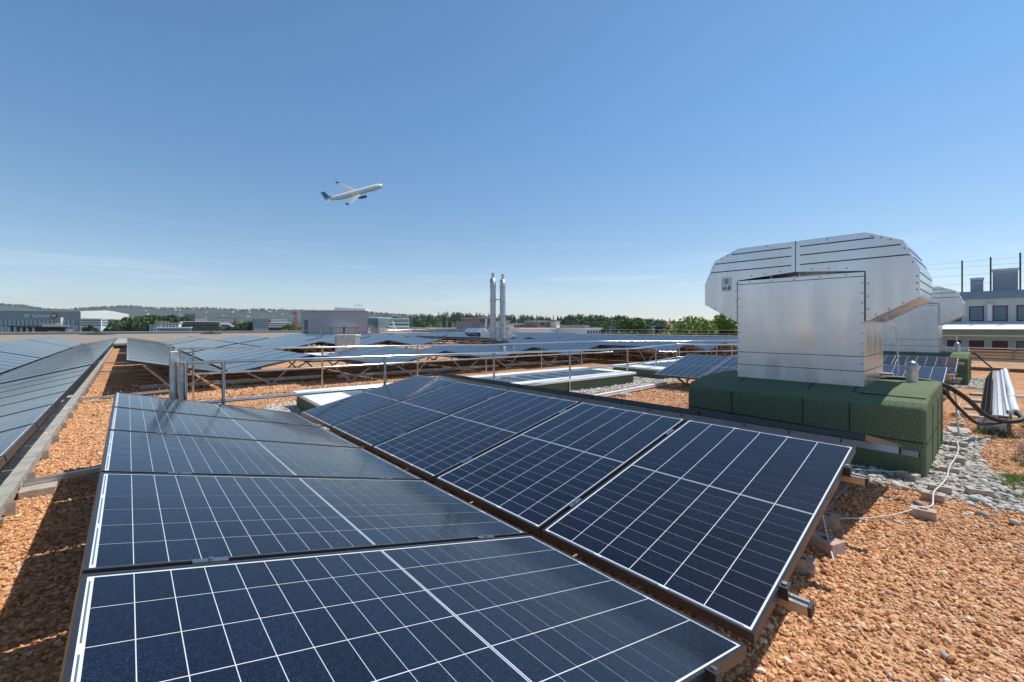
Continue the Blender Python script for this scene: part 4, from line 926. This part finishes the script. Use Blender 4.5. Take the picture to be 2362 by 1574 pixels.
for k in range(9):
    a0=0.5+k*0.28; a1=a0+0.28; mb.bar((lx+4.3*s*math.cos(a0)-0.5*s,onf(lx,-1.5),lz+2.6*s*math.sin(a0)-0.4*s),(lx+4.3*s*math.cos(a1)-0.5*s,onf(lx,-1.5),lz+2.6*s*math.sin(a1)-0.4*s),0.2,1.5*s)
for a,b in (((-3.5,-1.2),(1.5,1.6)),((1.5,1.6),(0.2,-1.8)),((0.2,-1.8),(4.6,0.2))): mb.bar((lx+a[0]*s,onf(lx,-1.5),lz+a[1]*s),(lx+b[0]*s,onf(lx,-1.5),lz+b[1]*s),0.2,1.6*s)
build('logo_swirl',mb,'letter_white',lg)
block('office_block',190,228,736.5,430,25,'white banded office block before the hangar side wall','building','b_white',0.35,[(738.5,740.5),(742.5,744.5),(746.5,748.5),(750.5,752.5)],0)
block('annex',173,189,737.5,432,12,'small grey annex at the hangar corner','building','hangar_grey',0.1,[(740,744),(746,750)],3)
block('glass_hall',228,266,738.5,445,40,'green glazed hall joined to the hangar','building','b_green_glass',0.3,[(740,746),(747,753)],6,'b_green_glass')
# low pavilions on the left part of the roof
t=thing('roof_pavilion','low open roof pavilion with pale posts at the left picture edge','pavilion',local(40,78),ROTV); s=78/FPX
loc_box(t,'roof',(-80*s,0,1.33+2*s),(58*s,5,1.33+4*s),'facade_grey'); loc_box(t,'roof_edge',(5*s,-0.5,1.33-0.5*s),(60*s,4.5,1.33+1.6*s),'b_dark'); loc_box(t,'back_wall',(-80*s,4,0),(58*s,4.3,1.33+2*s),'b_brown')
for k in range(9): loc_box(t,'post',(-78*s+k*14*s,0,0),(-75.5*s+k*14*s,0.3,1.33+0.5*s),'white_metal')
for k in range(9): loc_box(t,'parapet_panel',(-76*s+k*14*s,0.1,0.1),(-64*s+k*14*s,0.2,0.45),'louver')
block('roof_house',100,123,749,84,4,'pale square roof house beside the left pavilion','roof building','b_white',0.0,[(752,756)],2,'louver',z0=0.0)
block('roof_box',115,150,764,82,3,'low white box on the roof at the left','roof building','b_white',0,(),0,z0=0.0)
# far roof fittings: long shed and little hip caps
for px,d_,w,lb in ((226,74,2.2,'flat pyramid roof cap in the middle of the far left roof'),(487,80,1.6,'flat pyramid roof cap behind the raised tables')):
    p=local(px,d_); mb=MB(); mb.add([(-w,-w*.6,0.05),(w,-w*.6,0.05),(w,w*.6,0.05),(-w,w*.6,0.05),(0,0,0.62)],[(0,1,4),(1,2,4),(2,3,4),(3,0,4),(3,2,1,0)]); tag(build('pyramid_vent',mb,'b_dark',loc=p,rot=(0,0,ROTV)),lb,'roof vent')
block('roof_shed',368,434,757.5,92,6,'low grey louvred shed at the far end of the field','roof building','louver',0.1,[(760,766)],8,'facade_grey','white_metal',z0=0.0)
for k,(a,b) in enumerate(((345,349.5),(353.5,358.5),(363,369))): block('container',a,b,750,170,4,['left','middle','right'][k]+' of three pale blue containers beyond the roof edge','container','b_lightblue',0,(),0)
block('studio_building',362,409,746,210,20,'white building with two rows of round cornered windows','building','b_white',0.15,[(747.3,749.8),(752.3,754.8)],7,'win_dark',cw=0.62)
block('orange_annex',364,386,743.2,222,8,'orange topped stair block behind the round windowed building','building','b_orange',0.1,(),0)
t=block('black_building',428,500,743,255,25,'black low building with white sloping roof ends','building','b_dark',0.0,[(746,748)],10,'b_brown','b_white')
s=255/FPX
mb=MB(); mb.prism([(-36*s,HY*0),(0,0)] and [(-62*s,CAMZ-GZ),(-36*s,CAMZ+13*s-GZ),(-36*s,CAMZ-GZ)],'y',-1,10); build('ramp_roof',mb,'b_white',t)
mb=MB(); mb.prism([(36*s,CAMZ+11*s-GZ),(54*s,CAMZ+11*s-GZ),(66*s,CAMZ+1*s-GZ),(36*s,CAMZ-GZ)],'y',-1,10); build('ramp_roof',mb,'b_white',t)
mb=MB(); mb.prism([(38*s,CAMZ+6*s-GZ),(52*s,CAMZ+6*s-GZ),(59*s,CAMZ+1*s-GZ),(38*s,CAMZ+1*s-GZ)],'y',-1.4,-1.0); build('window',mb,'win_dark',t)
block('hill_block',427,451,725.5,720,20,'grey block on the rise behind the grove','building','b_grey',0.2,[(728,730),(732,734)],4)
block('hill_block',451,474,726.5,700,22,'cream block with dark windows on the rise behind the grove','building','b_cream',-0.1,[(729,731),(733,735)],6)
for k,(a,b,m,lb) in enumerate(((530,544,'b_pink','left pink apartment block in the distance'),(545,551,'b_cream','narrow cream stair tower between the pink blocks'),(551,562,'b_pink','right pink apartment block in the distance'))): block('apartment_block',a,b,733.5-(k==1)*0.6,650,15,lb,'building',m,0.1,[(735.5,737),(739,740.5),(742.5,744)],3 if k!=1 else 1,'b_cream' if k!=1 else 'b_white')
block('apartment_block',500,528,735,690,15,'grey apartment block left of the pink ones','building','b_grey',0.1,[(737,738.5),(741,742.5)],6,'b_white')
block('glass_office',586,619,737,330,18,'grey banded glass office block','building','b_grey',0.1,[(739,741),(743.5,745.5),(748,750),(752.5,754.5)],0,'b_steelblue')
t=block('car_park',620,669,745,350,25,'white and black banded car park building','building','b_dark',0.05,(),0,'b_white')
s=350/FPX
for zz in (744.5,749,753.5): 
    mb=MB(); mb.box((-24.7*s,-0.6,CAMZ+(HY-zz-1.6)*s-GZ),(24.7*s,-0.1,CAMZ+(HY-zz+0.2)*s-GZ)); build('balustrade',mb,'b_white',t)
block('parking_building',626,664,736.5,360,15,'white stepped upper storey over the banded car park','building','b_white',0.05,[(738.5,740),(741.5,743)],9,'win_dark')
mb=MB(); p=at(622,741.5,345); mb.tube([p,p+Vector((-ST*0.6,-CT*0.6,0))],1.1,18); tag(build('round_sign',mb,'crane_red'),'red round sign on the corner of the banded car park','sign')
# red tower crane
t=thing('tower_crane','red tower crane left of the grey plant room','crane',local(682,420,GZ),ROTV); s=420/FPX
Hc=CAMZ+32*s-GZ; mb=MB(); w=0.9
for sx_ in (-w,w):
    for sy_ in (-w,w): mb.bar((sx_,sy_,0),(sx_,sy_,Hc),0.3,0.3)
z=0
while z<Hc-2: mb.bar((-w,-w,z),(w,-w,z+2),0.2,0.2); mb.bar((w,-w,z+2),(-w,-w,z+4),0.2,0.2); z+=4
build('mast',mb,'crane_red',t)
mb=MB(); mb.bar((-9*s,0,Hc),(2*s,0,Hc),1.0,1.2); mb.bar((0,0,Hc),(0,0,Hc+3*s),0.5,0.5); build('jib',mb,'crane_red',t)
mb=MB(); mb.bar((3*s,0,Hc+1.5*s),(14*s,0,Hc-12*s),0.35,0.35); build('luffing_boom',mb,'galv',t)
# beyond the plant room
t=block('banded_office',848,905,734,285,25,'dark banded office block right of the plant room','building','b_grey',0.05,[(735.5,738),(740,742.5),(744.5,747)],0,'win_blue','b_white')
t=block('banded_office',893,948,736,270,25,'white banded office block with stepped right end','building','b_white',-0.05,[(738,739.3),(741,742.5),(746.5,750)],0,'win_dark','b_white')
block('low_building',905,975,757.2,125,10,'low pale concrete building with plain parapet','building','b_white',0,[(764,767)],6,'louver')
t=block('window_hall',974,1182,758.6,118,12,'long low hall with a ribbon of blue grey windows','building','b_steelblue',0,[(760.5,766)],16,'win_blue','white_metal',cw=0.94)
block('mauve_building',1100,1176,735,105,10,'mauve plant building behind the two flues','building','b_mauve',0,(),0,'win_dark','facade_grey')
block('mauve_annex',1086,1102,744.5,107,8,'low grey annex left of the mauve building','building','b_grey',0,(),0)
block('white_stairhouse',1164,1177,741.5,100,5,'white stair house at the right end of the mauve building','building','b_white',0,(),0)
for px in (1103,1125):
    pass
t=[o for o in bpy.data.objects if o.name.startswith('mauve_building')][0]; s=105/FPX
for x,zz in ((-35,740),(-12,739)):
    mb=MB(); mb.box((x*s,-0.15,CAMZ+(HY-zz-2)*s-GZ),((x+4)*s,0.05,CAMZ+(HY-zz+1)*s-GZ)); build('window',mb,'win_dark',t)
mb=MB(); mb.tube([(-24*s,-0.5,CAMZ+0*s-GZ),(-22*s,-0.5,CAMZ+18.5*s-GZ)],0.22,10); build('exhaust_pipe',mb,'white_metal',t)
mb=MB(); mb.tube([(-28*s,2,CAMZ+19*s-GZ),(-28*s,2,CAMZ+31*s-GZ)],0.06,8); build('antenna',mb,'galv',t)
# long white building on the right half of the horizon
t=block('white_building',1178,1345,759.5,82,8,'long white corrugated building behind the right tables','building','b_white',0.0,[(767.5,775)],14,'b_lightblue','white_metal',cw=0.9)
s=82/FPX; mb=MB(); 
for k in range(90): mb.box((-83*s+k*1.85*s,-0.08,CAMZ-7*s-GZ),(-82.1*s+k*1.85*s,0.0,CAMZ-4.8*s-GZ))
build('corrugation',mb,'b_white',t)
block('white_building',1344,1395,759.5,78,8,'white end block with tall windows next to the long white building','building','b_white',0.0,[(764,770)],5,'win_dark','white_metal',cw=0.5)
t=block('roof_house',1232,1280,743,86,4,'brown windowless roof house on the long white building','roof building','b_brown',0.0,(),0,'win_dark','facade_grey')
block('roof_house',1280,1293,743.2,85.5,4,'beige end wall of the brown roof house','roof building','b_cream',0.0,[(750,758)],1,'b_white','facade_grey')
s=86/FPX; mb=MB(); mb.box((-12*s,-0.1,CAMZ+3.5*s-GZ),(-1*s,0.0,CAMZ+10*s-GZ)); build('door',mb,'b_dark',t)
block('roof_house',1178,1230,748.5,90,5,'pale cluttered roof houses left of the brown roof house','roof building','b_white',0.0,[(750,757)],6,'b_brown')
block('roof_house',1298,1340,753.5,88,4,'low grey roof house right of the brown one','roof building','b_grey',0.0,(),0)
block('roof_house',1345,1361,754,82,3,'small grey box on the white end block','roof building','b_brown',0.0,(),0)
block('tower_block',1480,1507,744,430,15,'pale blue tower block among distant trees','building','b_lightblue',0.2,[(746,748),(750,752),(754,756),(758,760)],3,'win_blue')
t=block('dark_glass_building',1512,1610,753.5,140,20,'dark glass building between the green trees','building','b_dark',0.0,[(756,763),(766,774)],12,'win_blue','facade_grey',cw=0.9)
block('dark_glass_building',1500,1514,754.5,138,18,'grey left end of the dark glass building','building','b_grey',0.0,[(757,762)],2,'b_lightblue','facade_grey')
for k,(px,w,y,lb) in enumerate(((1558,26,745,'red gabled house behind the dark glass building'),(1590,34,748,'grey gabled house behind the dark glass building'),(1606,14,746,'white gabled house left of the big green tree'))):
    s=230/FPX; t=thing('house',lb,'house',local(px,230,GZ),ROTV); H=CAMZ+(HY-y)*s-GZ; ww=w*s/2
    mb=MB(); mb.box((-ww,0,0),(ww,9,H-2.2)); build('wall',mb,'b_white',t)
    mb=MB(); mb.prism([(-0.5,H-2.2),(4.5,H),(9.5,H-2.2)],'x',-ww-.3,ww+.3); build('roof',mb,['roof_red','facade_grey','b_white'][k],t)

# the office wing at the right edge with maroon windows
plain('wing_wall',(0.62,0.61,0.56),0.75); plain('wing_band',(0.20,0.26,0.34),0.4,metal=0.2); plain('maroon',(0.10,0.008,0.025),0.45); plain('wing_ledge',(0.78,0.75,0.68),0.7)
XW=100.0
t=thing('office_wing','pale office wing with maroon framed windows at the right edge','building',(XW,-44,GZ))
def zf(py): return CAMZ+(HY-py)/FPX*(XW/1.4915)-GZ
mb=MB(); mb.box((0,0,0),(14,66,zf(689))); build('wall',mb,'wing_wall',t)
mb=MB(); mb.box((-0.5,-0.2,zf(689)),(14,66.3,zf(672))); build('roof_band',mb,'wing_band',t)
mb=MB(); mb.prism([(-7,zf(761)),(-7,zf(759)),(0,zf(741.5)),(0,zf(761))],'y',-0.2,66.2); build('ledge',mb,'wing_ledge',t)
for row,(a,b,kinds) in enumerate(((706,741,'window'),(786,812,'blind'))):
    for k in range(26):
        y=1.0+k*2.45; 
        wn=build('window',(lambda m:(m.box((-0.06,0,0),(0.1,1.6,zf(a)-zf(b))),m)[1])(MB()),'maroon',t,loc=(0,y,zf(b)))
        blind = (row==1 and k%4!=0) or (row==0 and k in (5,20))
        mb=MB(); mb.box((-0.09,0.14,0.14),(-0.055,1.46,zf(a)-zf(b)-0.14)); build('pane',mb,'maroon' if blind else 'win_blue',wn)
    for k in range(27):
        mb=MB(); mb.box((-0.12,-0.12,0),(0.0,0.12,zf(690 if row==0 else 760.5)-zf(741.5 if row==0 else 812))); build('pilaster',mb,'wing_wall',t,loc=(0,0.6+k*2.45,zf(741.5 if row==0 else 812)))
mb=MB(); mb.tube([(-0.4,44.5,zf(741)),(-0.4,44.5,zf(702))],0.3,14); build('drainpipe',mb,'white_metal',t)
for y,h in ((47.5,5.2),(44.4,5.4),(41.4,5.7)):
    mb=MB(); mb.tube([(1.0,y,zf(672)),(1.0,y,zf(672)+h)],0.10,8); build('mast',mb,'b_dark',t)
plain('net',(0.55,0.60,0.66),0.6)
mb=MB()
for hh in (1.4,2.9,4.2,5.1): mb.tube([(1,20,zf(672)+hh*1.05),(1,60,zf(672)+hh*0.94)],0.02,5)
build('wire',mb,'net',t)
def ac(y0,y1,h,fans,lb):
    o=thing('cooling_unit',lb,'cooling unit',(XW+1.6,-44+y0,zf(672)+GZ)); w=y1-y0
    loc_box(o,'casing',(0,0,0.0),(2.4,w,h),'plant_grey'); loc_box(o,'top_rim',(-0.05,-0.05,h),(2.45,w+0.05,h+0.12),'white_metal')
    for k in range(fans):
        mb=MB(); mb.tube([(1.2,w*(k+0.5)/fans,h+0.12),(1.2,w*(k+0.5)/fans,h+0.35)],0.8,18); build('fan_shroud',mb,'plant_grey',o)
    return o
ac(45.2,46.6,2.0,1,'smaller grey cooling unit on the office wing roof'); ac(41.6,44.2,3.2,2,'larger grey cooling unit with two fans on the office wing roof')

# ------------------------------------------------------------------ trees
def leaf_material(name,c):
    m=bpy.data.materials.new(name); m.use_nodes=True; t=m.node_tree; b=t.nodes['Principled BSDF']
    g=t.nodes.new('ShaderNodeNewGeometry'); r=t.nodes.new('ShaderNodeValToRGB'); e=r.color_ramp.elements
    e[0].color=(*[x*0.55 for x in c],1); e[1].color=(*[min(1,x*1.5) for x in c],1)
    t.links.new(g.outputs['Random Per Island'],r.inputs[0]); t.links.new(r.outputs[0],b.inputs['Base Color'])
    b.inputs['Roughness'].default_value=0.65; b.inputs['Specular IOR Level'].default_value=0.25
    MATS[name]=m
leaf_material('leaf_light',(0.22,0.28,0.05)); leaf_material('leaf_mid',(0.11,0.17,0.038)); leaf_material('leaf_dark',(0.042,0.075,0.022)); leaf_material('leaf_conifer',(0.030,0.055,0.025)); leaf_material('leaf_olive',(0.16,0.15,0.06))
plain('bark',(0.10,0.075,0.055),0.9)
def crown(kind,n,seed,leaf):
    r=np.random.default_rng(seed)
    if kind=='cone':
        t=r.uniform(0,1,n)**0.75; z=1-0.9*t; rad=0.20*t*(0.75+0.25*np.sin(z*60))*np.sqrt(r.uniform(0.25,1,n)); a=r.uniform(0,6.283,n); C=np.column_stack([rad*np.cos(a),rad*np.sin(a),z])
    else:
        nc=26; cl=[]
        for i in range(nc):
            a=r.uniform(0,6.283); u=r.uniform(-0.75,1); q=math.sqrt(max(0,1-u*u))*r.uniform(0.55,1); cl.append((0.30*q*math.cos(a),0.30*q*math.sin(a),0.60+0.30*u*r.uniform(0.75,1.05),r.uniform(0.07,0.15)))
        cl.append((0,0,0.6,0.2)); cl=np.array(cl); k=r.integers(0,len(cl),n); v=r.normal(0,1,(n,3)); v/=np.linalg.norm(v,axis=1)[:,None]
        C=cl[k,:3]+v*(cl[k,3]*r.uniform(0.6,1.05,n))[:,None]
    C[:,2]*=0.97/C[:,2].max()
    d1=r.normal(0,1,(n,3)); d1/=np.linalg.norm(d1,axis=1)[:,None]; d2=np.cross(d1,r.normal(0,1,(n,3))); d2/=np.linalg.norm(d2,axis=1)[:,None]
    L=leaf*r.uniform(0.6,1.35,n)[:,None]; V=np.stack([C-d1*L-d2*L*0.3,C-d1*L*0.2+d2*L*0.6,C+d1*L,C-d1*L*0.1-d2*L*0.7],1).reshape(-1,3)
    return V
def crown_mesh(kind,n,seed,leaf,matname):
    V=crown(kind,n,seed,leaf); me=bpy.data.meshes.new('crown'); me.vertices.add(4*n); me.vertices.foreach_set('co',V.astype(np.float32).ravel()); me.loops.add(4*n); me.loops.foreach_set('vertex_index',np.arange(4*n,dtype=np.int32)); me.polygons.add(n); me.polygons.foreach_set('loop_start',np.arange(0,4*n,4,dtype=np.int32)); me.polygons.foreach_set('loop_total',np.full(n,4,dtype=np.int32)); me.update(calc_edges=True); me.materials.append(MATS[matname]); return me
CR={}
def tree(px,ytop,d,label,kind='round',m='leaf_mid',wide=1.0,n=5000,leaf=0.022,seed=0,group=None,zb=None):
    zb=GZ if zb is None else zb; top=at(px,ytop,d).z; H=top-zb; key=(kind,m,n,seed)
    if key not in CR: CR[key]=crown_mesh(kind,n,seed,leaf,m)
    t=thing('conifer' if kind=='cone' else 'tree',label,'tree',local(px,d,zb),rnd.uniform(0,6.28),group)
    t.scale=(H*wide,H*wide,H)
    link('crown',CR[key],t)
    mb=MB(); mb.tube([(0,0,0),(0.01,0,0.25),(0,0.01,0.5),(0,0,0.8)],[0.028,0.02,0.014,0.004],8)
    if kind!='cone':
        for k in range(5):
            a=k*1.26; mb.tube([(0,0,0.3+0.05*k),(0.12*math.cos(a),0.12*math.sin(a),0.5+0.05*k),(0.2*math.cos(a),0.2*math.sin(a),0.62+0.05*k)],[0.012,0.008,0.003],6)
    build('trunk',mb,'bark',t); return t
tree(1652,713,100,'big light green tree left of the front steel hood','round','leaf_light',1.35,16000,0.014,1)
tree(1612,731,96,'lower light green tree at the left of the big one','round','leaf_light',1.0,9000,0.016,2)
tree(1692,728,108,'light green tree half hidden behind the steel hood','round','leaf_light',1.3,9000,0.016,3)
tree(1460,727,112,'dark green conical tree beside the white end block','round','leaf_mid',0.85,11000,0.015,4)
tree(1438,743,116,'dark green tree at the left foot of the conical one','round','leaf_dark',0.8,6000,0.018,5)
tree(1421,756,104,'olive brown small tree before the dark green ones','round','leaf_olive',1.0,5000,0.018,6)
tree(1542,761,88,'small yellow green tree before the dark glass building','round','leaf_light',1.1,7000,0.02,7)
tree(1057,735.5,190,'bright green tree left of the mauve building','round','leaf_light',0.85,7000,0.02,8)
tree(996,748.5,200,'low bright green tree near the horizon left of the flues','round','leaf_light',1.5,5000,0.022,9)
tree(962,742,210,'dark tree beside the stepped white office block','round','leaf_dark',0.9,4000,0.022,10)
tree(675,745,235,'round olive green tree before the car park building','round','leaf_mid',1.1,5000,0.022,11)
tree(208,747,330,'small tree before the white banded office block','round','leaf_dark',0.7,2500,0.03,12)
for k in range(15):
    px=268+k*11.2; y=742-18*math.sin(min(1,(k+0.6)/8)*1.57)+ (6 if k>11 else 0)+rnd.uniform(-1.5,2)
    tree(px,y,330+rnd.uniform(-25,40),'dark green tree of the grove right of the hangar','round',['leaf_dark','leaf_mid','leaf_dark'][k%3],0.95,3000,0.03,20+k%3,'trees of the grove beside the hangar')
for k in range(10):
    px=495+k*11; tree(px,741+rnd.uniform(-2,3),360+rnd.uniform(-20,30),'dark tree in the row between black building and glass office','round',['leaf_dark','leaf_mid'][k%2],0.9,2500,0.03,20+k%3,'trees behind the black building')

# forests and hills far away: countless trees as one mass
def hill(name,pxs,ys,d0,d1,matname):
    """ridge whose crest is seen at (pxs,ys) at depth d1, falling to the plain at d0"""
    V=[];F=[];n=len(pxs); m=7
    for j in range(m+1):
        f=j/m; d=d0+(d1-d0)*f
        for px,y in zip(pxs,ys):
            p=at(px,y,d1); zz=GZ+(p.z-GZ)*(3*f*f-2*f**3); q=at(px,HY,d); V.append((q.x,q.y,zz))
    for px,y in zip(pxs,ys):
        q=at(px,HY,d1*1.4); V.append((q.x,q.y,GZ))
    for j in range(m+1):
        for i in range(n-1): F.append((j*n+i,j*n+i+1,(j+1)*n+i+1,(j+1)*n+i))
    mb=MB(); mb.add(V,F,0,True); return tag(build(name,mb,matname),kind='structure')
plain('forest_floor',(0.04,0.06,0.028),0.95,var=0.3,vscale=0.004)
plain('hill_floor',(0.035,0.052,0.026),0.95,var=0.45,vscale=0.003)
R1x=[-900,-300,-60,0,60,100,140,230,300,360,420,480,560,600,680,760,850,920,1000,1100,1300]; R1y=[712,708,706,705,709,716,718,712,709.5,714,714,714,718.5,716.5,719,721,724,729,731,735,742]
hill('hill',R1x,R1y,1500,3600,'hill_floor')
R2x=[820,880,940,990,1040,1100,1150,1200,1300,1400,1500,1600,1700,1800,2000]; R2y=[755,751,747,742,740,741,743,746,750,752,755,757,759,760,760]
hill('wooded_rise',R2x,R2y,380,900,'forest_floor')
def forest(name,N,pxr,xs,ys,d0,d1,size,mats,seed,quads,leaf,conf=0.6):
    r=np.random.default_rng(seed)
    VV=[];MI=[]
    lib=[crown('cone',quads,seed+1,leaf),crown('cone',quads,seed+2,leaf),crown('round',quads,seed+3,leaf*1.1),crown('round',quads,seed+4,leaf*1.1)]
    for i in range(N):
        px=r.uniform(*pxr); f=r.uniform(0,1)**0.6; d=d0+(d1-d0)*f; y=np.interp(px,xs,ys); pz=(HY-y)/FPX*d1+CAMZ; zz=GZ+(pz-GZ)*(3*f*f-2*f**3)
        q=at(px,HY,d); c=r.uniform(0,1)<conf; k=r.integers(0,2)+(0 if c else 2); h=size*r.uniform(0.65,1.3); a=r.uniform(0,6.28); ca,sa=math.cos(a),math.sin(a)
        L=lib[k]; w=h*(1.0 if c else 0.95); VV.append(np.column_stack([q.x+(L[:,0]*ca-L[:,1]*sa)*w,q.y+(L[:,0]*sa+L[:,1]*ca)*w,zz-0.12*h+L[:,2]*h])); MI.append(np.full(quads,0 if c else r.integers(1,len(mats))))
    V=np.concatenate(VV); n=len(V)//4; me=bpy.data.meshes.new(name); me.vertices.add(4*n); me.vertices.foreach_set('co',V.astype(np.float32).ravel()); me.loops.add(4*n); me.loops.foreach_set('vertex_index',np.arange(4*n,dtype=np.int32)); me.polygons.add(n); me.polygons.foreach_set('loop_start',np.arange(0,4*n,4,dtype=np.int32)); me.polygons.foreach_set('loop_total',np.full(n,4,dtype=np.int32)); me.polygons.foreach_set('material_index',np.concatenate(MI).astype(np.int32)); me.update(calc_edges=True)
    for m in mats: me.materials.append(MATS[m])
    return tag(link(name,me),kind='stuff')
forest('forest',1500,(830,2000),R2x,[y+2.5 for y in R2y],420,900,19,['leaf_conifer','leaf_dark','leaf_mid'],5,190,0.045,0.62)
forest('broadleaf_wood',300,(1290,1560),[1290,1330,1360,1420,1480,1560],[770,762,759,764,772,778],260,420,15,['leaf_mid','leaf_mid','leaf_dark'],9,420,0.035,0.12)
forest('hill_forest',3800,(-150,960),R1x,[y+1.2 for y in R1y],1900,3600,22,['leaf_conifer','leaf_dark','leaf_mid'],7,70,0.075,0.5)
forest('town_trees',420,(380,1100),[0,2000],[752,752],420,1500,15,['leaf_dark','leaf_mid','leaf_light'],13,150,0.05,0.15)
# little houses on the hillside
mb=MB(); mb.box((-6,-4,0),(6,4,6),0); mb.prism([(-4.6,6),(0,10),(4.6,6)],'x',-6.5,6.5,1); HM=mb.mesh('house',['b_white','roof_red']); HM2=HM.copy(); HM2.materials[1]=MATS['b_brown']
r=random.Random(5)
for k in range(20):
    px=r.uniform(335,720); f=r.uniform(0.45,0.72); y=np.interp(px,R1x,R1y); pz=(HY-y)/FPX*3600+CAMZ; dd=1500+2100*f; zz=GZ+(pz-GZ)*(3*f*f-2*f**3)
    o=link('house',HM if k%3 else HM2,None,local(px,dd,zz+3),(0,0,r.uniform(0,3)),(r.uniform(0.8,1.3),)*3); tag(o,'tiny pale house among the trees of the far hillside','house','houses scattered on the far hillside')

# ------------------------------------------------------------------ summer haze in the air
hz=bpy.data.materials.new('haze'); hz.use_nodes=True; t=hz.node_tree; t.nodes.clear()
pv=t.nodes.new('ShaderNodeVolumePrincipled'); pv.inputs['Color'].default_value=(0.80,0.88,0.97,1); pv.inputs['Density'].default_value=0.00008; pv.inputs['Anisotropy'].default_value=0.3
ot=t.nodes.new('ShaderNodeOutputMaterial'); t.links.new(pv.outputs[0],ot.inputs['Volume'])
mb=MB(); mb.box((-4600,-1500,GZ-1.0),(5600,6200,260)); MATS['haze']=hz
tag(build('haze',mb,'haze'),kind='stuff')
